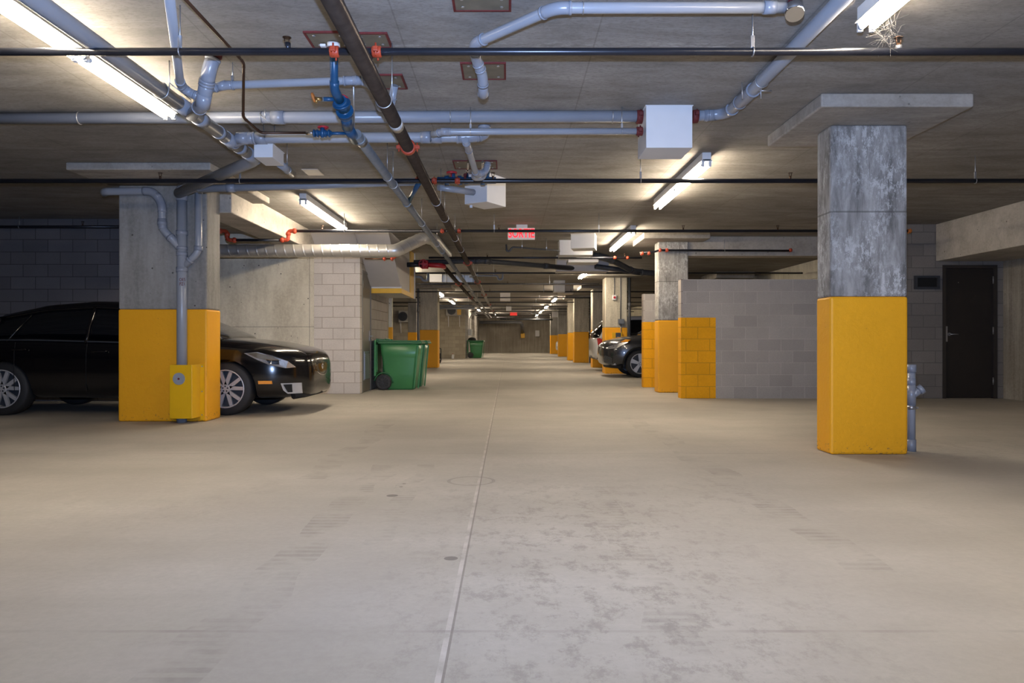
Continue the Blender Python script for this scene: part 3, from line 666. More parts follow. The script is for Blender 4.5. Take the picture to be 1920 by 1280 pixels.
# white boxes
def wbox(label, cx, cy, dx, dy, z0, rot=0, m='white', z1=None):
    z1 = z1 or ZC
    t = thing('pipe_casing_box', label, 'casing box', (cx, cy, z0), 'white casing boxes')
    mt = Matrix.Translation((cx, cy, 0)) @ Matrix.Rotation(rot, 4, 'Z')
    MB().box(-dx/2, dx/2, -dy/2, dy/2, z0, z1, .004, mt).build('casing', m, t)
    if z1 < ZC-.01:
        for q in (-.3, .3): MB().cyl((cx+q*dx, cy, z1-.01), (cx+q*dx, cy, ZC), .005, 6).build('hanger_rod', 'steel', t)
    MB().box(-dx/2-.006, dx/2+.006, -dy/2-.006, dy/2+.006, z1-.006, z1, 0, mt).build('flange', m, t)
    return t
wbox('big white square box under the ceiling where the grey pipes end', 1.292, 6.10, .37, .38, H+1.54)
wbox('small white box tucked behind the elbow of the slanting drain pipe', -2.07, 6.415, .16, .31, H+1.55, 0, 'white', H+1.665)
ang = math.atan2(.152, -.265)
wbox('white box turned at an angle beside the dark sprinkler main', (-.229-.284)/2-.0, (8.256+8.758)/2, .397, .305, H+1.55, math.atan2(.337, .21))
wbox('white box in front of the far cluster, next to the lit strip', 1.36, 13.2, .42, .42, H+1.62, -.2)
wbox('wider white box partly hidden behind the front box of the far cluster', 1.28, 14.05, .62, .4, H+1.60, 0)
wbox('long grey casing box under the far drain pipes', 1.66, 16.6, 1.15, .5, H+1.53, 0, 'soffit')
wbox('flat white tray box just above the long grey casing', 1.55, 15.4, .62, .5, H+1.60, 0, 'white', H+1.66)
wbox('cardboard coloured box on the ceiling above the yellow column row', 1.95, 25.0, .50, .5, H+1.56, 0, 'plyl')
wbox('white box behind the cardboard coloured box', 1.62, 23.4, .35, .5, H+1.52, 0)
wbox('small grey box over the middle of the aisle, far back', -.10, 29.4, .40, .4, H+1.56, 0, 'soffit')
wbox('little white box above the far exit sign', .05, 37.0, .27, .2, H+1.48, 0, 'white', H+1.70)
wbox('white box with cables on the ceiling before the far columns', 2.37, 37.2, .28, .2, H+1.17, 0, 'white', H+1.44)
# top pipe near the camera
t = run('drain_pipe', 'grey pipe at the top edge of the photo, angling down to a trap', 'drain pipe', [W(1478, 14, 3.96), W(1040, 15, 3.96), W(888, 82, 4.42), W(893, 112, 4.62), W(905, 140, 4.72), W(906, 178, 4.86), W(906, 172, 5.05)], .030, bend=.06, coup=(.10,), hang=(1.10,), hz=H+1.79)
t = thing('drain_stub', 'capped pipe stub hanging by the end of the topmost grey pipe', 'pipe stub', W(1490, 20, 3.96))
q = W(1488, 8, 3.96); MB().cyl(q, W(1490, 27, 3.92), .048, 20).build('pipe_cap', 'chrome', t, 'shiny clamped pipe cap'); MB().cyl(W(1480, 0, 3.97), W(1490, 10, 3.97), .05, 18).build('seal', 'redc', t)
t = run('drain_pipe', 'thick grey pipe angling from the big white box toward the lamp with the cobweb', 'drain pipe', [W(1303, 217, 6.08), W(1362, 213, 6.06), (1.79, 5.55, H+1.825), (1.79, .6, H+1.825)], .044, bend=.12, coup=(.12,), hang=())
collar(W(1303, 217, 6.08), (1, 0, 0), .046, t, 'red_seal', 'redc')
for px in (1391, 1426): MB().cyl(W(px, 155, 5.2), W(px+1, 185, 5.2), .004, 6).build('hanger_rod', 'steel', t)
MB().torus((1.79, 5.2, H+1.825), (0, 1, 0), .047, .004).cyl(W(1422, 170, 5.2), W(1446, 170, 5.2), .004, 6).build('hanger', 'steel', t)
# pipe behind the second sprinkler pipe
t = run('drain_pipe', 'long grey pipe running just behind the second sprinkler pipe over the broad column', 'drain pipe', [W(372, 354, 7.95), W(800, 340, 7.98)], .042, fit=False, coup=(.35,))
run('drain_pipe', 'short grey pipe from the small white box to the ceiling fixing', 'drain pipe', [W(523, 306, 6.7), W(548, 326, 7.2)], .035, fit=False, hang=(.3,))

# plates at ceiling penetrations
def plate(label, px0, px1, py0, py1, m='ply', red=True):
    a = WZ((px0+px1)/2, py0, 1.878); c = WZ((px0+px1)/2, py1, 1.878)
    y0, y1 = a.y, c.y
    if y0 > y1: y0, y1 = y1, y0
    ym = (y0+y1)/2; x0 = (px0-CX)*ym/F; x1 = (px1-CX)*ym/F
    t = thing('ceiling_plate', label, 'ceiling plate', ((x0+x1)/2, ym, ZC), 'plates on the ceiling')
    MB().box(x0, x1, y0, y1, ZC-.008, ZC).build('plate', m, t)
    if red:
        e = .014; z0, z1 = ZC-.012, ZC-.0005
        MB().box(x0-e, x1+e, y0-e, y0, z0, z1).box(x0-e, x1+e, y1, y1+e, z0, z1).box(x0-e, x0, y0, y1, z0, z1).box(x1, x1+e, y0, y1, z0, z1).build('red_sealant', 'redc', t, 'red sealant bead around the plate')
        for ax in (x0+.04, x1-.04):
            for ay in (y0+.04, y1-.04): MB().cyl((ax, ay, ZC-.012), (ax, ay, ZC-.008), .010, 8).build('fixing', 'steel', t)
    return t
plate('red edged metal plate above the blue riser', 582, 655, 60, 87)
plate('red edged metal plate on the far side of the dark main, above the orange coupling', 668, 727, 62, 86)
plate('red edged plate at the very top of the view beside the slanting grey pipe', 853, 954, -10, 17)
plate('red edged plate around the trap pipe in the middle of the ceiling', 869, 945, 118, 146)
plate('red edged plate showing past the dark main, just below the topmost sprinkler pipe', 705, 756, 140, 164)
plate('red edged pair of plates over the blue valves, before the skewed white box', 853, 930, 301, 315)
plate('pale rectangular plate without sealant near the small white box', 572, 602, 317, 328, 'plyl', False)

# ------------------------------------------------------------------ blue water riser with valves
R = thing('water_riser', 'bright blue painted water riser with red and orange handwheels hanging from the ceiling', 'water pipe', W(626, 70, 4.6))
ra = W(627, 62, 4.66); ra.z = ZC-.01
p1 = W(626, 100, 4.68); p2 = W(627, 168, 4.86); p3 = W(638, 190, 4.98); p4 = W(648, 218, 5.15); p5 = W(652, 238, 5.36); p6 = W(666, 262, 5.66)
MB().cyl(ra, W(626, 84, 4.66), .030, 18).build('upper_pipe', 'galv', R)
MB().cyl(W(625.5, 80, 4.655), W(625.5, 88, 4.66), .040, 18).box(*[v for a in ((-1.178, -1.145), (4.64, 4.68)) for v in a], p1.z+.03, p1.z+.045).build('clamp', 'white', R, 'white pipe clamp')
MB().cyl(W(625.5, 88, 4.66), W(626, 104, 4.68), .034, 16).build('grooved_coupling', 'redc', R)
MB().tube(fillet([W(626, 102, 4.68), p2, p3], .05)[0], .026, 16).build('pipe', 'blue', R)
MB().tube(fillet([W(627, 152, 4.82), p2, p3], .07)[0], .031, 16).build('elbow', 'blue', R)
b = MB().cyl(p3-Vector((.002, .01, -.004)), W(645, 203, 5.06), .044, 20).cyl(W(640, 193, 5.0), W(641, 196, 5.01), .062, 24).cyl(W(646, 207, 5.08), W(647, 210, 5.10), .060, 24)
b.sphere(W(647, 213, 5.12), .055, 16, 10).cyl(W(648, 216, 5.13), p5, .040, 18).sphere(p5, .043, 14, 8).cyl(p5, p6, .039, 18); b.build('valve_body', 'blue', R)
MB().torus(W(644, 183, 5.06), (.3, .2, 1), .030, .008, 20, 8).cyl(W(644, 183, 5.06), W(645, 200, 5.06), .008, 8).cyl(W(643, 183.5, 5.06), W(645, 183, 5.06), .012, 8).build('red_handwheel', 'red', R, 'red handwheel')
MB().cyl(W(632, 186, 4.98), W(606, 186, 4.94), .014, 12).build('side_nipple', 'blue', R)
MB().cyl(W(619, 186, 4.97), W(603, 186, 4.94), .017, 12).build('nipple', 'galv', R)
MB().cyl(W(603, 186, 4.94), W(590, 185, 4.93), .013, 10).cyl(W(595, 185, 4.93), W(592, 193, 4.93), .009, 8).build('drain_valve', 'brass', R, 'brass drain valve')
b = MB().torus(W(588, 183, 4.93), (1, 0, .3), .026, .009, 18, 7).cyl(W(588, 183, 4.93), W(592, 185, 4.93), .008, 8)
b.box(-1.297, -1.287, 4.905, 4.955, W(588, 184, 4.93).z, W(588, 182, 4.93).z); b.build('orange_handwheel', 'rustor', R, 'rusty orange handwheel')
MB().cyl(W(663, 162, 5.2), W(664, 246, 5.5), .006, 6).build('hanger_rod', 'steel', R)
# second valve on the branch
V = thing('stop_valve', 'blue gate valve with a flat red handwheel just below the long pale pipe', 'valve', W(605, 249, 5.44))
MB().cyl(W(650, 250, 5.50), W(618, 250, 5.46), .012, 12).build('branch_pipe', 'blue', V)
b = MB().cyl(W(622, 250, 5.46), W(590, 249, 5.44), .019, 14)
for q in (619, 612, 597, 591): b.cyl(W(q, 250, 5.45), W(q-3, 250, 5.45), .028, 16)
b.cyl(W(604.5, 256, 5.44), W(604.5, 240, 5.44), .017, 12).cyl(W(604.5, 258, 5.44), W(604.5, 255, 5.44), .010, 8); b.build('valve_body', 'blue', V)
MB().torus(W(606, 239, 5.44), (0, 0, 1), .034, .007, 22, 8).cyl(W(606, 241, 5.44), W(606, 237, 5.44), .008, 8).box(*(W(606, 239, 5.44).x-.034, W(606, 239, 5.44).x+.034, 5.435, 5.445, W(606, 239, 5.44).z-.003, W(606, 239, 5.44).z+.003)).build('handwheel', 'red', V, 'flat red handwheel')
MB().cyl(W(590, 249, 5.44), W(574, 249, 5.44), .015, 10).build('union', 'chrome', V)
t = run('copper_pipe', 'thin dark copper pipe zigzagging from overhead down to the blue gate valve', 'water pipe', [W(330, -20, 3.75), W(444, 103, 4.66), W(457, 118, 4.78), W(456, 220, 5.20), W(489, 249, 5.40), W(575, 249, 5.44)], .0095, 'copper', 'copper', bend=.03, fit=True, coup=(), seg=10)

# pipes on the plates before the skewed box
V2 = thing('valve_cluster', 'cluster of blue and red valves under the ceiling plates just behind the second sprinkler pipe', 'valve', W(880, 334, 7.62))
yv = 7.64
b = MB().cyl(W(820, 338, yv), W(930, 338, yv), .035, 14)
for q, r in ((838, .05), (862, .05), (874, .04), (905, .05)): b.cyl(W(q-4, 338, yv), W(q+4, 338, yv), r, 16)
b.cyl(W(912, 338, yv), W(914, 316, yv), .03, 12).cyl(W(850, 340, yv), W(850, 325, yv), .02, 10); b.build('valve_body', 'blue', V2)
q = W(847, 326, yv); MB().cyl(q-Vector((0, 0, .0)), q+Vector((0, 0, .02)), .055, 20).cyl(q-Vector((0, 0, .05)), q, .012, 8).build('handwheel', 'red', V2, 'red handwheel')
q = W(872, 328, yv-.05); MB().sphere(q, .018, 10, 6).cyl(q, q-Vector((0, 0, .06)), .012, 8).build('gauge', 'redc', V2)
MB().cyl(W(876, 335, yv), W(878, 303, 7.3), .014, 10).cyl(W(903, 335, yv), W(905, 303, 7.3), .014, 10).build('riser_tube', 'chrome', V2)
q = W(884, 326, 7.35); MB().tube(fillet([W(893, 323, 7.1), W(888, 333, 7.2), W(905, 333, 7.3), W(910, 318, 7.2)], .05)[0], .032, 14).build('trap', 'pvc', V2, 'grey trap bend')

# ------------------------------------------------------------------ drain stack on the broad column
yst = 8.49
def P(px, py, y=yst): return W(px, py, y)
K = thing('drain_stack', 'grey plastic drain stack with side branches fixed to the front of the broad column', 'drain pipe', (P(341, 700).x, yst, 0))
xs = P(341, 0).x
MB().cyl((xs, yst, 0), P(341, 362), .057, 22).build('stack_pipe', 'pvc', K)
for a, c in ((432, 441), (462, 468), (472, 480), (501, 510), (352, 376)): MB().cyl((xs, yst, P(0, c).z), (xs, yst, P(0, a).z), .0635, 22).build('collar', 'pvc2', K)
pp = fillet([P(341, 368), P(341, 352, 8.46), P(352, 351, 8.34), Vector((-3.72+.06, 8.36-.075, H+1.665))], .10)[0]
MB().tube(pp, .062, 20).build('top_elbow', 'pvc2', K)
pts = [P(196, 362, 8.60), P(196, 359, 8.47), P(287, 358, 8.47), P(304, 380, 8.47), P(304, 420, 8.47), P(306, 430, 8.47), P(336, 462, 8.48)]
MB().tube(fillet(pts, .08)[0], .044, 18).build('side_branch', 'pvc', K)
for i in (2, 3, 4):
    f, c = fillet(pts, .09); arc, da, db = c[i-1]; MB().tube([arc[0]+da*.03]+arc+[arc[-1]+db*.03], .049, 18).build('elbow', 'pvc2', K)
MB().cyl(P(304, 422, 8.47), P(304, 414, 8.47), .052, 18).cyl(P(318, 443, 8.475), P(322, 447, 8.475), .051, 18).build('branch_collar', 'pvc2', K)
pts = [P(372, 348), P(372, 466), P(368, 476), P(345, 499)]
MB().tube(fillet(pts, .05)[0], .040, 18).build('side_branch', 'pvc', K)
split_build(MB().cyl(P(372, 470), P(372, 461), .049, 18).cyl(P(372, 363), P(372, 356), .047, 18).cyl(P(358, 486), P(354, 490), .047, 18), 'branch_collar', 'pvc2', K)
# red pencil marks written on the stack
for s, z0 in (('OE5', P(0, 525).z), ('PZ1', P(0, 533).z)): text_mesh('red_writing', s, .05, 'redc', K, (P(346, 0).x, yst-.0575, z0), ext=.001, sx=.8)
G = thing('pipe_guard', 'bright yellow steel guard box at the foot of the drain stack, round grey cap', 'pipe guard', (P(339, 0, 8.35).x, 8.44, .06))
x0, x1 = P(318, 0, 8.33).x, P(360, 0, 8.33).x
MB().box(x0, x1, 8.33, 8.34, .058, P(0, 684, 8.33).z, .003).box(x1-.008, x1, 8.34, 8.56, .058, P(0, 684, 8.33).z).box(x0, x0+.008, 8.34, 8.56, .058, P(0, 684, 8.33).z).build('guard_plate', 'yguard', G)
MB().box(x1, x1+.045, 8.55, 8.562, .02, P(0, 684, 8.33).z).box(x0-.045, x0, 8.55, 8.562, .04, P(0, 684, 8.33).z).build('flange', 'yguard', G)
q = W(335, 710, 8.32); MB().cyl(q+Vector((0, .02, 0)), q, .068, 26).build('cleanout_cap', 'pvc', G, 'round grey cleanout cap')
MB().cyl(q, q-Vector((0, .004, 0)), .012, 10).build('cap_screw', 'redc', G)
for z in (.08, .35, .64): MB().cyl((x1+.024, 8.55, z), (x1+.024, 8.54, z), .007, 8).build('bolt', 'steel', G)
# standpipe behind the near column
K2 = thing('drain_standpipe', 'waist high grey pipe with a capped side branch behind the large near column', 'drain pipe', (3.43, 6.28, 0))
xk, yk = 3.43, 6.28
MB().cyl((xk, yk, 0), (xk, yk, .73), .031, 18).build('pipe', 'pvc', K2)
MB().cyl((xk, yk, 0), (xk, yk, .10), .037, 18).build('foot_collar', 'pvc2', K2)
MB().cyl((xk, yk, .39), (xk, yk, .56), .035, 18).cyl((xk, yk, .55), (xk, yk, .62), .034, 18).cyl((xk, yk, .67), (xk, yk, .735), .038, 18).build('tee', 'pvc2', K2)
MB().cyl((xk, yk, .47), (xk+.065, yk-.02, .52), .030, 16).cyl((xk+.055, yk-.018, .515), (xk+.082, yk-.025, .535), .041, 20).build('side_cap', 'pvc', K2)
MB().cyl((xk, yk, .355), (xk, yk, .385), .034, 18).box(xk+.03, xk+.05, yk-.02, yk, .36, .38).build('hose_clamp', 'steel', K2)
# cobweb at the lamp end
random.seed(3); b = MB(); c0 = W(1666, 50, 4.1)
for k in range(46):
    a = random.uniform(0, 2*PI); l = random.uniform(.03, .13)
    p = c0+Vector((random.uniform(-.03, .03), random.uniform(-.04, .04), random.uniform(-.10, .05)))
    q = p+Vector((math.cos(a)*l, random.uniform(-.03, .03), math.sin(a)*l)); m_ = (p+q)/2+Vector((0, 0, -.02))
    b.tube([p, m_, q], .0006, 3, False)
for k in range(7): b.tube([W(1640-k*3, 40+k*5, 4.12), W(1655, 70, 4.1), W(1625+k*9, 84, 4.13)], .0005, 3, False)
o = b.build('cobweb', 'cobweb'); tag(o, 'dusty tangled cobweb hanging between the lamp end and the black sprinkler pipe', 'cobweb')

# ------------------------------------------------------------------ spiral duct
def spiral(pts, r, bend, name_label):
    path, _ = fillet(pts, bend, 8); out = []
    for a, c in zip(path, path[1:]):
        n = max(1, int((c-a).length/.008))
        out += [a+(c-a)*(i/n) for i in range(n)]
    out.append(path[-1]); ds = .008
    t = thing('spiral_duct', name_label, 'air duct', out[0])
    def rf(i, th):
        ph = (i*ds/.145-th) % 1; return 1+.06*max(0, 1-abs(ph-.5)/.07)
    MB().tube(out, r, 28, True, True, rf).build('duct', 'spiral', t)
    return t
DU = spiral([W(312, 470, 11.55), W(742, 470, 11.55), W(798, 444, 11.9), W(813, 449, 12.6), W(838, 478, 15.2)], .1, .05, 'round silver spiral duct in front of the pale wall, bending up toward the sprinkler mains')
for q in (742, 789): pass
t = thing('sprinkler_pipe', 'short thin pipe with orange elbows in front of the sloping soffit', 'sprinkler pipe', W(700, 485, 12.0), 'sprinkler branch pipes')
MB().cyl(W(684, 485, 12.3), W(738, 485, 12.3), .012, 10).build('pipe', 'copper', t)
for q in (721, 735): collar(W(q, 485, 12.3), (1, 0, 0), .018, t)
MB().cyl(W(737, 484, 12.3), W(743, 480, 12.35), .022, 10).build('elbow', 'orange', t)

# ------------------------------------------------------------------ exit signs and wall fittings
E = thing('exit_sign', 'white exit sign with red letters SORTIE hanging from the ceiling over the aisle', 'exit sign', (W(978, 0, 12).x, 12.0, H+1.65))
a, c = W(952, 427, 12.0), W(1003, 449, 12.0)
MB().box(a.x, c.x, 12.0, 12.05, c.z, a.z, .004).build('sign_box', 'signw', E)
MB().box(a.x+.14, a.x+.32, 12.0, 12.05, a.z, ZC).build('ceiling_mount', 'white', E)
text_mesh('letters', 'SORTIE', .20, 'signr', E, ((a.x+c.x)/2, 11.997, (a.z+c.z)/2), ext=.002, bold=.004, sx=.66)
E2 = thing('exit_sign', 'small glowing red exit sign far down the aisle before the end wall', 'exit sign', (W(963, 0, 50).x, 50.0, H+1.65))
a, c = W(956.5, 585.5, 50.0), W(969.5, 592, 50.0)
MB().box(a.x, c.x, 50.0, 50.06, c.z, a.z, .004).build('sign_box', 'signrb', E2)
MB().box((a.x+c.x)/2-.06, (a.x+c.x)/2+.06, 50.0, 50.05, a.z, ZC).build('ceiling_mount', 'white', E2)
text_mesh('letters', 'SORTIE', .15, 'signr', E2, ((a.x+c.x)/2, 49.997, (a.z+c.z)/2), ext=.002, bold=.002, sx=.75)
# on the fire alarm column
yc = 20.85
t = thing('fire_alarm', 'small white fire alarm box with red lens on the column beside the grey SUV', 'fire alarm', (W(1151, 0, yc).x, yc-.03, W(0, 558, yc).z))
a, c = W(1148, 553, yc), W(1155.5, 562.5, yc)
MB().box(a.x, c.x, yc-.06, yc-.004, c.z, a.z, .008).build('alarm_box', 'whitem', t)
MB().cyl(((a.x+c.x)/2, yc-.06, (a.z+c.z)/2), ((a.x+c.x)/2, yc-.075, (a.z+c.z)/2), .032, 16).build('alarm_lens', 'red', t, 'red alarm lens')
MB().cyl(((a.x+c.x)/2, yc-.015, a.z), ((a.x+c.x)/2, yc-.015, H+1.77), .009, 8).build('conduit', 'pvcd', t)
t = thing('junction_box', 'grey metal junction box with conduit lower on the fire alarm column', 'junction box', (W(1164, 0, yc).x, yc-.05, W(0, 602, yc).z))
a, c = W(1158.5, 598, yc), W(1169.5, 607, yc)
MB().box(a.x, c.x, yc-.10, yc-.004, c.z, a.z, .006).build('box', 'dgrey' if 0 else 'galvp', t)
MB().cyl(((a.x+c.x)/2-.01, yc-.015, a.z), ((a.x+c.x)/2-.01, yc-.015, H+1.77), .012, 8).cyl(((a.x+c.x)/2, yc-.02, .9), ((a.x+c.x)/2, yc-.02, c.z), .012, 8).build('conduit', 'pvcd', t)
t = thing('pipe_guard', 'yellow guard plate with a dark square panel on the fire alarm column', 'pipe guard', (W(1156, 0, yc).x, yc-.05, W(0, 640, yc).z))
a, c = W(1147, 623, yc), W(1166, 650, yc)
MB().box(a.x, c.x, yc-.09, yc-.004, c.z, a.z, .004).build('guard_plate', 'yguard', t)
a, c = W(1153.5, 623.5, yc), W(1163, 636, yc)
MB().box(a.x, c.x, yc-.10, yc-.09, c.z, a.z, .003).build('dark_panel', 'dgrey', t, 'dark square panel'); MB().box(a.x+.04, c.x-.05, yc-.104, yc-.10, c.z+.04, c.z+.07).build('panel_label', 'white', t)
for px, y, r, l, zt in ((1180, 20.9, .040, 'dark grey downpipe standing beside the fire alarm column', H+1.775), (784, 25.3, .042, 'grey downpipe standing beside the column behind the bins', H+1.775), (1107.5, 31.0, .05, 'dark downpipe beside the first column beyond the white SUV', H+1.775)):
    t = thing('downpipe', l, 'drain pipe', (W(px, 0, y).x, y, 0), 'downpipes beside columns')
    x = W(px, 0, y).x; MB().cyl((x, y, 0), (x, y, zt), r, 14).build('pipe', 'dgrey' if px > 900 else 'pvcd', t)
    for z in (.6, 1.9): MB().cyl((x, y, z), (x, y, z+.1), r*1.18, 14).build('collar', 'pvcd', t)
# far drain lines
def far(label, pts, r, m='pvcd', **k): return run('drain_pipe', label, 'drain pipe', pts, r, m, m, seg=12, **k)
far('thick dark drain pipe crossing from the red butterfly valve into the long grey casing', [W(776, 492, 15.2), W(905, 489, 15.2), W(1075, 503, 16.4)], .055, 'dgrey', coup=(1.3, 1.5, 3.0))
far('thick dark drain pipe curving from the white boxes toward the grey SUV bay', [W(1112, 478, 15.4), W(1140, 484, 15.4), W(1188, 509, 16.5), W(1235, 513, 16.6)], .065, 'dgrey', coup=(.5,))
far('second dark drain pipe joining below the curved one', [W(1116, 499, 16.2), W(1200, 511, 16.5)], .055, 'dgrey', fit=False)
far('thin dark trap pipe hanging just behind the exit sign', [W(1050, 470, 13.6), W(960, 463, 13.6), W(956, 471, 13.6), W(950, 471, 13.6), W(949, 458, 13.6)], .016, 'dgrey', bend=.05, hang=(.25, .7))
far('pale trap pipe hanging in the middle of the aisle past the dark drain pipes', [W(880, 517, 18.2), W(933, 517, 18.2), W(934, 524, 18.2), W(942, 524, 18.2), W(943, 510, 18.2)], .022, 'pvc', bend=.06, hang=(.2, .6))
far('pale trap pipes beside the edge of the yellow banded soffit', [W(770, 519, 17.2), W(790, 519, 17.2), W(793, 526, 17.2), W(802, 526, 17.2), W(803, 512, 17.2)], .028, 'pvc', bend=.07, hang=(.1,))
far('pale pipe crossing above the air unit on the far block wall, upper of two', [W(822, 573, 32), W(886, 573, 32)], .035, 'pvc', fit=False, hang=(.1, .8, 1.3))
far('pale thick pipe crossing above the air unit on the far block wall, lower of two', [W(822, 577.5, 32), W(890, 577.5, 32)], .055, 'pvc', fit=False)
far('grey pipe near the end wall coming down to a yellow box', [W(899, 604, 55.5), W(978, 604, 55.5), W(979, 624, 56.8)], .11, 'pvcd', bend=.3)
far('dark pipe crossing far down the aisle over the white car', [W(938, 598, 46), W(1036, 599, 46)], .06, 'dgrey', fit=False, hang=(.4, 2.2))
far('pale pipe with a drop loop far down the aisle', [W(962, 584, 44), W(996, 584, 44), W(998, 588, 44), W(1003, 588, 44), W(1004, 579, 44)], .035, 'pvc', bend=.1, hang=(.2, .9))
# silver box duct
t = thing('box_duct', 'silver rectangular duct crossing behind the red butterfly valve', 'air duct', W(858, 521, 21))
a, c = W(829, 513, 21.0), W(893, 529, 21.0)
MB().box(a.x, c.x, 21.0, 21.5, c.z, a.z, .004).build('duct', 'galv', t)
for k in range(4): x = a.x+.12+k*.25; MB().box(x, x+.02, 20.985, 21.51, c.z-.012, a.z+.012).build('flange', 'chrome', t)
MB().box(a.x-.35, a.x, 20.9, 21.5, c.z, a.z+.05, .004).build('end_box', 'whitem', t, 'white end box')
MB().cyl((a.x+.2, 21.2, a.z), (a.x+.2, 21.2, ZC), .008, 6).cyl((c.x-.2, 21.2, a.z), (c.x-.2, 21.2, ZC), .008, 6).build('hanger', 'steel', t)
# air conditioning units on brackets
def acunit(label, x, y, z, w_=.8, h_=.55):
    t = thing('air_conditioning_unit', label, 'air conditioning unit', (x, y, z))
    MB().box(x-w_/2, x+w_/2, y-.32, y-.03, z, z+h_, .02).build('casing', 'acw', t)
    MB().cyl((x-w_*.14, y-.325, z+h_/2), (x-w_*.14, y-.318, z+h_/2), h_*.38, 28).build('fan_opening', 'dgrey', t, 'dark round fan opening')
    b = MB()
    for k in range(4): b.torus((x-w_*.14, y-.33, z+h_/2), (0, 1, 0), h_*(.10+.1*k), .006, 24, 5)
    for k in range(6): a = PI*k/6; b.cyl((x-w_*.14-math.cos(a)*h_*.42, y-.33, z+h_/2-math.sin(a)*h_*.42), (x-w_*.14+math.cos(a)*h_*.42, y-.33, z+h_/2+math.sin(a)*h_*.42), .004, 5)
    b.build('fan_grille', 'dgrey', t)
    MB().box(x+w_*.22, x+w_*.48, y-.325, y-.31, z+.05, z+h_-.03).build('front_panel', 'yband' if w_ > .7 else 'acw', t, 'yellowish front panel')
    for s in (-.36, .36):
        MB().box(x+w_*s-.015, x+w_*s+.015, y-.34, y, z-.03, z).box(x+w_*s-.015, x+w_*s+.015, y-.03, y, z-.55, z-.03).prism([(x+w_*s-.012, y-.32, z-.03), (x+w_*s-.012, y-.29, z-.03), (x+w_*s-.012, y-.01, z-.5), (x+w_*s-.012, y-.01, z-.55)], (.024, 0, 0)).build('bracket', 'whitem', t)
acunit('beige air conditioning unit on brackets high on the far block wall', W(851.5, 0, 38.3).x, 38.3, W(0, 592, 38).z)
acunit('beige air conditioning unit seen between the slim post and the column behind the bins', W(760, 0, 38.3).x, 38.3, W(0, 604, 38).z, .62, .6)
# small things by the far walls
x = W(849, 0, 38).x
t = thing('plastic_jug', 'white plastic jug standing on the floor against the far block wall', 'jug', (x, 38.05, 0))
MB().box(x-.06, x+.06, 37.98, 38.12, 0, .17, .02).cyl((x, 38.05, .16), (x-.01, 38.05, .23), .045, 12, .02).build('jug_body', 'whitem', t)
MB().cyl((x-.01, 38.05, .23), (x-.01, 38.05, .26), .022, 10).build('jug_cap', 'red', t); MB().torus((x+.045, 38.05, .17), (0, 1, 0), .035, .009, 14, 6).build('jug_handle', 'whitem', t)
x = W(824.5, 0, 30).x
t = thing('hand_cart', 'dark folded hand cart standing behind the yellow foot of the column past the bins', 'hand cart', (x, 30, 0))
MB().box(x-.10, x+.06, 29.95, 30.05, .2, .42, .02).tube(fillet([(x-.06, 30, .1), (x-.06, 30, .62), (x+.05, 30, .62), (x+.05, 30, .1)], .05)[0], .018, 8).build('frame', 'void', t)
for s in (-.06, .07): MB().tube([(x-.03, 30+s-.02, .08), (x-.03, 30+s+.02, .08)], .08, 16).build('wheel', 'rubber', t)
a, c = W(976.5, 624.5, 56.7), W(984, 633.5, 56.7)
t = thing('electric_box', 'small yellow box on the end wall under the grey pipe', 'wall box', ((a.x+c.x)/2, 56.9, c.z)); MB().box(a.x, c.x, 56.7, 56.999, c.z, a.z, .01).build('box', 'yguard', t); MB().box(a.x+.05, c.x-.05, 56.69, 56.7, c.z+.05, c.z+.12).build('box_lid', 'yband', t)
a, c = W(1003, 618.5, 56.8), W(1012, 631, 56.8)
t = thing('breaker_box', 'pale grey panel on the end wall beside the yellow box', 'wall box', ((a.x+c.x)/2, 56.9, c.z)); MB().box(a.x, c.x, 56.8, 56.999, c.z, a.z, .01).build('panel', 'acw', t); MB().box(a.x+.04, c.x-.04, 56.79, 56.8, c.z+.04, a.z-.04).build('panel_door', 'whitem', t)
a, c = W(880, 617, 41), W(887, 629, 41)
t = thing('meter_box', 'white meter box with cable on the wall above the far green bin', 'wall box', (-2.1, 41.2, c.z)); MB().box(-2.209, -1.98, 41.0, 41.3, c.z, a.z, .01).build('box', 'whitem', t)
MB().tube(fillet([(-2.12, 41.1, a.z), (-2.12, 41.1, H+1.2), (-1.95, 41.1, H+1.5), (-1.6, 41.1, H+1.7)], .1)[0], .03, 8).build('cable', 'whitem', t)

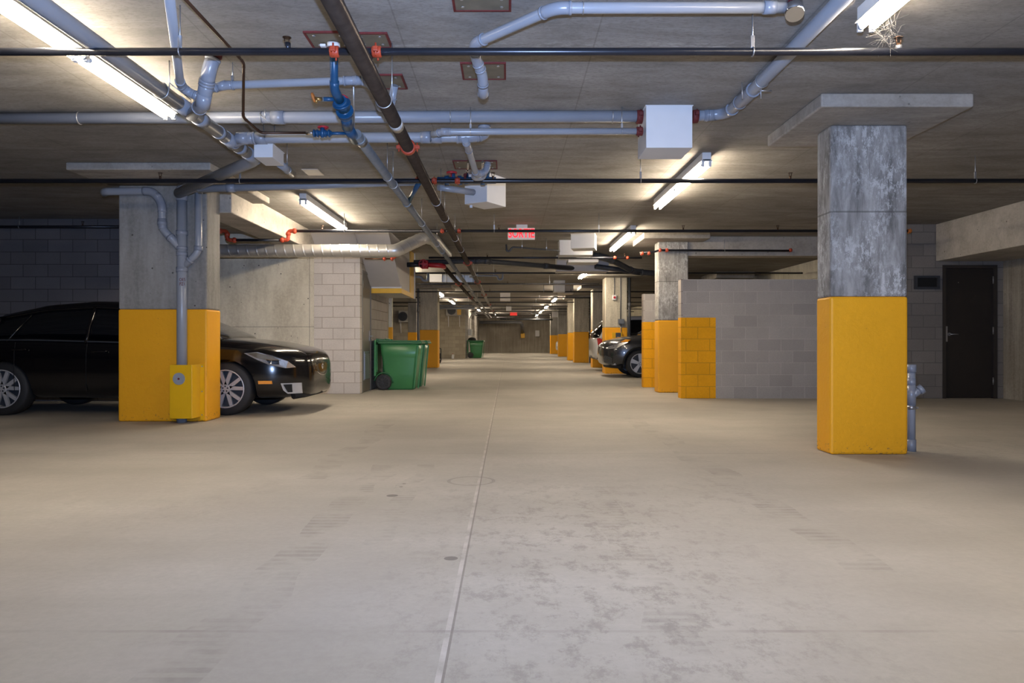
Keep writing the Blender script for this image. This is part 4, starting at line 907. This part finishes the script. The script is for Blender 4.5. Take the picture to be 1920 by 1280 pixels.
# ------------------------------------------------------------------ wheeled green bins
def bin_(x0, y0, label, s=1, bag=False):
    """body tapering downward; front faces +X, wheels and hinge at the -X end"""
    t = thing('wheeled_bin', label, 'wheeled bin', (x0+.38, y0+.29, 0), 'green wheeled bins')
    xt0, xt1, xb0, xb1, d, zt = x0+.10, x0+.86, x0+.20, x0+.76, .58, .93
    b = MB(); rings = []
    for z, k in ((0.0, 0), (.03, .03), (.30, .3), (.60, .62), (.63, .66), (.65, .74), (zt, 1)):
        xa = xb0+(xt0-xb0)*k; xc = xb1+(xt1-xb1)*k; ins = .05*(1-k); ya, yc_ = y0+ins, y0+d-ins; r = .07; ring = []
        if z == 0: xa += .03; xc -= .03; ya += .02; yc_ -= .02
        for cx_, cy_, a0 in ((xc-r, yc_-r, 0), (xa+r, yc_-r, 90), (xa+r, ya+r, 180), (xc-r, ya+r, 270)):
            for q in range(5): a = math.radians(a0+q*22.5); ring.append(b.bm.verts.new((cx_+r*math.cos(a), cy_+r*math.sin(a), z)))
        rings.append(ring)
    for A, B in zip(rings, rings[1:]):
        for i in range(20): f = b.bm.faces.new((A[i], A[(i+1) % 20], B[(i+1) % 20], B[i])); f.smooth = True
    b.bm.faces.new(rings[0][::-1]); b.bm.faces.new(rings[-1])
    me = b.build('body', 'green', t)
    # wheel wells cut from the body
    b = MB().box(xt0-.02, xt1+.05, y0-.03, y0+d+.03, zt-.055, zt-.02, .012).box(xt0-.01, xt1+.03, y0-.018, y0+d+.018, zt-.02, zt+.012, .010); b.build('rim', 'greend', t)
    for xx in (xb1-.02, xb1+.06):
        MB().prism([(xx, y0+.035, .03), (xx+.025, y0+.035, .03), (xx+.105, y0-.004, zt-.08), (xx+.08, y0-.004, zt-.08)], (0, .03, 0)).build('front_rib', 'green', t)
    # lid hanging open behind
    b = MB().box(x0-.005, x0+.035, y0+.0, y0+d, .26, zt+.02, .012).box(x0+.035, x0+.05, y0+.06, y0+d-.06, .34, .86, .004); b.build('lid', 'green', t)
    MB().cyl((x0+.045, y0+.02, zt+.03), (x0+.045, y0+d-.02, zt+.03), .016, 10).box(x0+.04, xt0+.03, y0+.10, y0+.14, zt-.03, zt+.035, .005).box(x0+.04, xt0+.03, y0+d-.14, y0+d-.10, zt-.03, zt+.035, .005).build('handle', 'greend', t)
    xw = xb0-.02
    for yy in (y0+.0, y0+d-.05):
        w_ = MB().tube([(xw, yy-.03, .15), (xw, yy-.026, .15), (xw, yy+.036, .15), (xw, yy+.04, .15)], [.135, .15, .15, .135], 28).build('wheel', 'rubber', t)
        b = MB().cyl((xw, yy-.034, .15), (xw, yy+.03, .15), .03, 14)
        for k in range(10): a = 2*PI*k/10; b.cyl((xw, yy-.033, .15), (xw+math.cos(a)*.105, yy-.033, .15+math.sin(a)*.105), .006, 5)
        b.torus((xw, yy-.03, .15), (0, 1, 0), .108, .008, 26, 6); b.build('wheel_hub', 'dgrey', w_)
    MB().cyl((xw, y0, .15), (xw, y0+d, .15), .012, 8).build('axle', 'steel', t)
    # arch shade moulding over the wheel
    MB().tube([(xw+math.cos(a)*.175, y0+.03, .15+math.sin(a)*.175) for a in [PI*(k/12)*1.0-.1 for k in range(13)]], .014, 8).build('wheel_arch', 'greend', t)
    if bag:
        MB().sphere((x0+.25, y0+.25, zt+.06), .2, 12, 8, (1.1, 1, .6)).build('bin_bag', 'void', t, 'black bag bulging from the bin')
    return t
bin_(-2.535, 14.02, 'large green wheeled bin with its lid hanging open, standing by the brown steel door')
bin_(-2.50, 14.78, 'green wheeled bin mostly hidden behind the large bin, only its front edge showing')
bin_(-2.16, 39.4, 'green wheeled bin with a black bag far back by the corner of the block wall', bag=True)

# ------------------------------------------------------------------ vehicles
def smooth_body(rings, wells, name, m, parent, levels=2, wr=.37):
    b = MB(); R_ = []
    for ring in rings: R_.append([b.bm.verts.new(p) for p in ring])
    n = len(R_[0])
    for A, B in zip(R_, R_[1:]):
        for i in range(n): b.bm.faces.new((A[i], A[(i+1) % n], B[(i+1) % n], B[i]))
    b.bm.faces.new(R_[0][::-1]); b.bm.faces.new(R_[-1])
    bmesh.ops.recalc_face_normals(b.bm, faces=b.bm.faces[:])
    me = bpy.data.meshes.new('tmp'); b.bm.to_mesh(me); b.bm.free(); o = bpy.data.objects.new('tmp', me); C.objects.link(o)
    s = o.modifiers.new('s', 'SUBSURF'); s.levels = levels
    cut = []
    for (x, y0, y1) in wells:
        mb = MB().tube([(x, y0, wr-.02), (x, y1, wr-.02)], wr+.055, 40); bmesh.ops.recalc_face_normals(mb.bm, faces=mb.bm.faces[:])
        cm = bpy.data.meshes.new('cut'); mb.bm.to_mesh(cm); mb.bm.free(); c_ = bpy.data.objects.new('cut', cm); C.objects.link(c_); cut.append(c_)
        q = o.modifiers.new('b', 'BOOLEAN'); q.operation = 'DIFFERENCE'; q.object = c_; q.solver = 'EXACT'
    dg = bpy.context.evaluated_depsgraph_get(); dg.update()
    me2 = bpy.data.meshes.new_from_object(o.evaluated_get(dg))
    for x in cut+[o]: bpy.data.objects.remove(x)
    me2.name = name; me2.materials.clear(); me2.materials.append(M[m])
    for p in me2.polygons: p.use_smooth = True; p.material_index = 0
    try: me2.set_sharp_from_angle(angle=math.radians(40))
    except Exception: pass
    r = bpy.data.objects.new(name, me2); C.objects.link(r); r.parent = parent; return r
def interp(tab, x):
    if x <= tab[0][0]: return tab[0][1:]
    for a, c in zip(tab, tab[1:]):
        if x <= c[0]:
            k = (x-a[0])/(c[0]-a[0]); return tuple(p+(q-p)*k for p, q in zip(a[1:], c[1:]))
    return tab[-1][1:]
def wheel(t, x, y, r, side, spokes=5, rim=None, wide=False):
    """side -1: outer face at smaller y"""
    rim = rim or r*.735; wd = .22; yo, yi = y, y-side*wd      # yo outer face
    f = lambda k: yo+(yi-yo)*k
    prof = [(0, rim*.98), (.02, r*.93), (.12, r), (.88, r), (.98, r*.93), (1, rim)]
    T = MB().tube([(x, f(k), r) for k, _ in prof], [q for _, q in prof], 40, False); 
    T.tube([(x, f(.0), r), (x, f(.10), r)], [rim*.98, rim*.93], 40, False)
    tyre = T.build('tyre', 'rubber', t, local=True)
    b = MB().torus((x, f(.03), r), (0, 1, 0), rim*.955, rim*.04, 40, 8)
    b.tube([(x, f(.05), r), (x, f(.8), r)], [rim*.93, rim*.90], 32, False)
    yy = f(.08)
    for k in range(spokes):
        for s in ((-1, 1) if not wide else (0,)):
            a = 2*PI*k/spokes+PI/2; a1 = a+s*.10; a2 = a+s*.30
            p0 = Vector((math.cos(a1)*rim*.18, 0, math.sin(a1)*rim*.18)); p1_ = Vector((math.cos(a2)*rim*.93, 0, math.sin(a2)*rim*.93))
            d = (p1_-p0).normalized(); nn = Vector((-d.z, 0, d.x)); c_ = Vector((x, yy, r)); th = side*-.0+.0
            wa, wb = (rim*.10, rim*.085) if not wide else (rim*.12, rim*.22)
            pts = [c_+p0+nn*wa, c_+p1_+nn*wb, c_+p1_-nn*wb, c_+p0-nn*wa]
            b.prism(pts, (0, -side*.03, 0))
    b.tube([(x, f(.03), r), (x, f(.3), r)], [rim*.22, rim*.26], 20)
    b.build('wheel_rim', 'alloy', tyre, local=True)
    MB().tube([(x, f(.45), r), (x, f(.5), r)], rim*.9, 32).build('brake_disc', 'dgrey', tyre, local=True)
    bb = MB()
    for k in range(5): a = 2*PI*k/5+.3; bb.cyl((x+math.cos(a)*rim*.13, f(.02), r+math.sin(a)*rim*.13), (x+math.cos(a)*rim*.13, f(.08), r+math.sin(a)*rim*.13), .011, 8)
    bb.build('wheel_nut', 'dgrey', tyre, local=True)
def car(name, label, cat, loc, rot, cfg, group=None):
    t = thing(name, label, cat, loc, group); t.rotation_euler = (0, 0, rot)
    wb, low, roof, wr, paintm, wfront, wrear = cfg['wb'], cfg['low'], cfg['roof'], cfg['wr'], cfg['paint'], 0, -cfg['wb']
    def ring(s):
        w_, zb_, zs, zt = interp(low, s); hgt = zs-zb_
        half = [(0, zb_), (.75*w_, zb_), (.95*w_, zb_+.05), (w_, zb_+.28*hgt), (1.0*w_, zb_+.62*hgt), (.985*w_, zb_+.84*hgt), (.94*w_, zs), (.78*w_, zs+(zt-zs)*.75), (.42*w_, zt), (0, zt+.012)]
        return [(s, y, z) for y, z in half]+[(s, -y, z) for y, z in half[-2:0:-1]]
    st = sorted(set([l[0] for l in low]))
    full = []
    for a, c in zip(st, st[1:]):
        n = max(1, round((c-a)/.3)); full += [a+(c-a)*k/n for k in range(n)]
    full.append(st[-1])
    W2 = max(l[1] for l in low)
    wells = [(x, s*(W2+.1), s*(W2-.30)) for x in (wfront, wrear) for s in (-1, 1)]
    body = smooth_body([ring(s) for s in full], wells, 'body', paintm, t, 1, wr)
    # greenhouse: dark glass shell, with body coloured roof and pillars on it
    def gring(s, grow=0):
        zr_, wt = interp(roof, s); w_, zb_, zs, zt = interp(low, s); base = min(zs, zr_)-.03; k = max(0, min(1, (zr_-zs)/.4))
        wb_ = .93*w_; wt2 = wb_+(wt-wb_)*k
        zr_ = max(zr_, base+.02)
        half = [(0, base-.02), (wb_+grow, base), (wb_-(wb_-wt2)*.35+grow, base+(zr_-base)*.4), (wt2+grow, base+(zr_-base)*.86), (wt2*.90, zr_-.012+grow), (wt2*.5, zr_+grow), (0, zr_+.006+grow)]
        return [(s, y, z) for y, z in half]+[(s, -y, z) for y, z in half[-2:0:-1]]
    rs = [r_[0] for r_ in roof]; fr = []
    for a, c in zip(rs, rs[1:]):
        n = max(1, round((c-a)/.2)); fr += [a+(c-a)*k/n for k in range(n)]
    fr.append(rs[-1])
    smooth_body([gring(s) for s in fr], [], 'windows', 'glass', t, 1)
    s0, s1 = cfg['roofspan']
    b = MB(); n_ = 14; P_ = []
    for i in range(n_+1):
        s = s0+(s1-s0)*i/n_; g = gring(s, .006); half = g[3:10]
        P_.append([b.bm.verts.new(Vector(p)+Vector((0, 0, .004))) for p in half])
    for A, B in zip(P_, P_[1:]):
        for i in range(len(A)-1): f = b.bm.faces.new((A[i], A[i+1], B[i+1], B[i])); f.smooth = True
    r_ = b.build('roof', paintm, t, local=True); sm = r_.modifiers.new('th', 'SOLIDIFY'); sm.thickness = .012
    for sd in (-1, 1):
        idx = {1: (1, 2, 3), -1: (11, 10, 9)}[sd]
        def at(s, k):          # k 0 belt .. 1 roof edge
            g = gring(s, .008); a, m_, c = [Vector(g[i]) for i in idx]; return a+(m_-a)*(k/.5) if k < .5 else m_+(c-m_)*((k-.5)/.5)
        for k_, (sb, stp, wd) in enumerate(cfg['pillars']):
            pts = [at(sb+(stp-sb)*q/6, q/6) for q in range(7)]
            MB().tube(pts, wd, 8).build('pillar', paintm, t, local=True)
        pts = [at(s0+(s1-s0)*q/12, 1) for q in range(13)]
        MB().tube(pts, .022, 8).build('roof_rail', paintm, t, local=True)
        ss = [cfg['belt'][0]+(cfg['belt'][1]-cfg['belt'][0])*q/14 for q in range(15)]
        MB().tube([at(s, 0)+Vector((0, 0, .02)) for s in ss], .009, 6).build('belt_trim', cfg.get('trim', 'void'), t, local=True)
        for x in (0, -wb): wheel(t, x, sd*(cfg['track']), wr, sd, cfg.get('spokes', 5), None, cfg.get('wide', False))
        # sills and mirrors
        q = at(cfg['mirror'], 0); MB().sphere(q+Vector((0, sd*.10, .05)), .10, 12, 8, (.8, 1, .65)).build('mirror', paintm, t, local=True)
        for s in cfg.get('handles', ()):
            w_, zb_, zs, zt = interp(low, s); MB().box(s-.09, s+.09, sd*(w_+.012)-.012, sd*(w_+.012)+.012, zs-.14, zs-.115, .008).build('door_handle', paintm, t, local=True)
        for s in cfg.get('seams', ()):
            w_, zb_, zs, zt = interp(low, s); h_ = zs-zb_
            pp = [Vector((s, sd*.965*w_, zs-.04)), Vector((s, sd*.992*w_, zb_+.78*h_)), Vector((s, sd*.997*w_, zb_+.45*h_)), Vector((s, sd*.985*w_, zb_+.15*h_))]
            MB().tube(pp, .004, 5).build('door_seam', 'void', t, local=True)
    return t, ring, gring
def sidepatch(t, ring, pts, name, m, lift=.012, sd=-1, label=None, th=.01):
    """patch lying on the body side: pts (s, z) polygon"""
    out = []
    for s, z in pts:
        r_ = [Vector(p) for p in ring(s) if p[1] >= 0]; y = None
        for a, c in zip(r_, r_[1:]):
            if min(a.z, c.z) <= z <= max(a.z, c.z) and abs(c.z-a.z) > 1e-6:
                yy = a.y+(c.y-a.y)*(z-a.z)/(c.z-a.z); y = yy if y is None else max(y, yy)
        if y is None: y = max(p.y for p in r_)*.6
        out.append(Vector((s, sd*(y+lift), z)))
    MB().prism(out, (0, -sd*(th+lift), 0)).build(name, m, t, label, local=True)

sed = dict(wb=2.80, wr=.334, paint='cblack', track=.89, spokes=5, trim='dgrey', mirror=-.75,
  low=[(-3.86, .60, .42, .82, .92), (-3.80, .76, .32, .88, 1.02), (-3.55, .86, .25, .93, 1.07), (-3.1, .91, .21, .955, 1.08), (-2.4, .925, .20, .955, 1.04), (-1.5, .925, .19, .93, 1.0),
       (-.6, .925, .19, .905, .99), (-.1, .922, .19, .885, .975), (.3, .915, .19, .85, .935), (.56, .88, .19, .82, .90), (.76, .79, .20, .785, .855), (.90, .67, .21, .75, .82), (.97, .59, .22, .69, .765), (1.005, .52, .26, .56, .62)],
  roof=[(-3.75, 1.03, .60), (-3.45, 1.10, .60), (-3.0, 1.26, .62), (-2.4, 1.395, .63), (-1.75, 1.445, .64), (-1.2, 1.42, .64), (-.75, 1.27, .66), (-.3, 1.08, .72), (-.06, .97, .74)],
  roofspan=(-2.95, -1.12), pillars=[(-.10, -1.12, .030), (-1.75, -1.75, .022), (-2.75, -2.55, .012), (-3.35, -2.95, .05)], belt=(-3.2, -.3), handles=(-1.55, -2.55), seams=(-.62, -1.72, -2.62))
CS, ring, gr = car('sedan_car', 'glossy black sedan parked behind the broad yellow footed column, its nose pointing to the aisle', 'car', (-3.535, 10.13, 0), 0, sed)
sidepatch(CS, ring, [(.24, .78), (.40, .795), (.58, .75), (.76, .675), (.84, .60), (.74, .59), (.56, .63), (.40, .70)], 'headlight', 'lens', label='long swept clear headlight')
sidepatch(CS, ring, [(.28, .78), (.40, .787), (.56, .745), (.68, .69), (.56, .69), (.40, .72)], 'headlight_reflector', 'chrome', .018)
sidepatch(CS, ring, [(.42, .435), (.58, .435), (.585, .395), (.425, .395)], 'side_marker', 'amber', .016, label='amber side marker')
sidepatch(CS, ring, [(.68, .40), (.90, .40), (.90, .265), (.75, .265), (.705, .31)], 'fog_lamp_bezel', 'alloy', .014, label='silver fog lamp surround')
sidepatch(CS, ring, [(.71, .385), (.80, .385), (.80, .285), (.755, .285)], 'fog_lamp', 'void', .02)
MB().prism([(.93, -.46, .66), (.985, -.30, .64), (.985, .30, .64), (.93, .46, .66), (.93, .40, .48), (.985, .25, .46), (.985, -.25, .46), (.93, -.40, .48)], (.012, 0, 0)).build('grille', 'void', CS, local=True)
MB().tube(fillet([(.95, -.44, .67), (1.0, -.24, .50), (1.01, 0, .47), (1.0, .24, .50), (.95, .44, .67)], .1)[0], .010, 8).build('grille_chrome', 'chrome', CS, local=True)
MB().tube([(.90, -.60, .335), (.965, -.42, .345), (.985, 0, .35), (.965, .42, .345), (.90, .60, .335)], .006, 6).build('bumper_chrome', 'chrome', CS, local=True)
MB().tube([(.80, -.70, .23), (.90, -.50, .24), (.95, 0, .25), (.90, .50, .24), (.80, .70, .23)], .04, 8).build('front_lip', 'void', CS, local=True)
MB().sphere((.998, 0, .59), .05, 14, 8, (.25, 1, .8)).build('badge', 'chrome', CS, local=True)

suv_low = lambda f: [(-2.69-.93, .62, .45, .90, 1.0), (-2.69-.88, .80, .36, 1.0, 1.05), (-3.2, .90, .28, 1.05, 1.08), (-2.4, .925, .25, 1.05, 1.08), (-1.2, .925, .24, 1.02, 1.08), (-.5, .925, .24, 1.0, 1.10),
       (0, .925, .24, .98, 1.07), (.4, .91, .25, .94, 1.03), (.68, .84, .27, .87, .97), (.84, .72, .30, .80, .89), (.93, .56, .36, .72, .80)]
suv = dict(wide=True, wb=2.69, wr=.355, paint='cgrey', track=.915, spokes=5, trim='void', mirror=-.72, low=suv_low(0),
  roof=[(-3.60, 1.10, .62), (-3.45, 1.35, .64), (-3.15, 1.62, .65), (-2.4, 1.68, .66), (-1.5, 1.70, .67), (-1.0, 1.66, .67), (-.55, 1.38, .70), (-.1, 1.12, .76)],
  roofspan=(-3.3, -.98), pillars=[(-.12, -.98, .035), (-1.7, -1.7, .03), (-2.55, -2.55, .03), (-3.4, -3.15, .06)], belt=(-3.3, -.3), handles=(-1.5, -2.4), seams=(-.6, -1.65, -2.5))
x = W(1201, 0, 18.6).x
CG, ring2, gr2 = car('suv_car', 'dark grey SUV parked between block partition and column, its nose pointing into the aisle', 'car', (x, 19.52, 0), PI, suv)
sd = 1
sidepatch(CG, ring2, [(.30, .90), (.52, .88), (.78, .79), (.80, .72), (.60, .74)], 'headlight', 'lens', .014, sd)
sidepatch(CG, ring2, [(.24, .955), (.36, .965), (.50, .90), (.33, .90)], 'indicator', 'amber', .016, sd, 'amber indicator reflecting')
b = MB().box(.84, .90, -.46, .46, .50, .76, .02); b.build('grille', 'void', CG, local=True)
sidepatch(CG, ring2, [(.70, .50), (.86, .56), (.88, .38), (.70, .33)], 'fog_lamp_recess', 'dgrey', .014, sd)
MB().tube([(.60, .80, .34), (.76, .60, .34), (.83, 0, .34), (.76, -.60, .34), (.60, -.80, .34)], .03, 8).build('skid_trim', 'alloy', CG, local=True)
MB().tube([(.45, .84, .27), (.70, .58, .28), (.78, 0, .28), (.70, -.58, .28), (.45, -.84, .27)], .045, 8).build('lower_bumper', 'void', CG, local=True)
for xx in (0, -2.69):
    for s_ in (-1, 1): MB().tube([(xx+math.cos(a)*.435, s_*.925, .335+math.sin(a)*.435) for a in [PI*k/16 for k in range(17)]], .028, 8).build('arch_cladding', 'void', CG, local=True)
suvw = dict(suv); suvw['paint'] = 'cwhite'
CW, ring3, gr3 = car('suv_car', 'white SUV with its red lamped tail toward the aisle, beyond the dark grey SUV', 'car', (6.22, 23.3, 0), 0, suvw)
sidepatch(CW, ring3, [(-3.50, 1.00), (-3.30, 1.02), (-3.28, .80), (-3.48, .80)], 'tail_lamp', 'tail', .02, -1, 'red tail lamp')
MB().box(-3.60, -3.56, -.28, .28, .78, .90, .004).build('number_plate', 'plate', CW, 'pale blue number plate', local=True)
MB().tube([(-3.15, -.85, .44), (-3.38, -.80, .44), (-3.50, -.50, .45), (-3.53, 0, .45), (-3.50, .50, .45), (-3.38, .80, .44), (-3.15, .85, .44)], .085, 10).build('rear_bumper', 'dgrey', CW, local=True)
blk = dict(suv); blk['paint'] = 'cblack'
car('suv_car', 'black vehicle parked beyond the grey SUV, only its dark windscreen and roof visible', 'car', (4.25, 28.3, 0), PI, dict(blk, low=suv_low(0)))
CF, ring4, gr4 = car('hatchback_car', 'small white car far down the aisle peeping out beside a yellow footed column', 'car', (4.0, 47.2, 0), PI, dict(suvw, roof=[(a, 1.1+(z-1.1)*.75, w_) for a, z, w_ in suv['roof']]))
sidepatch(CF, ring4, [(.45, .86), (.78, .77), (.80, .66), (.5, .72)], 'headlight', 'void', .014, 1)
sidepatch(CF, ring4, [(.62, .55), (.9, .55), (.88, .32), (.62, .32)], 'bumper_opening', 'void', .014, 1)
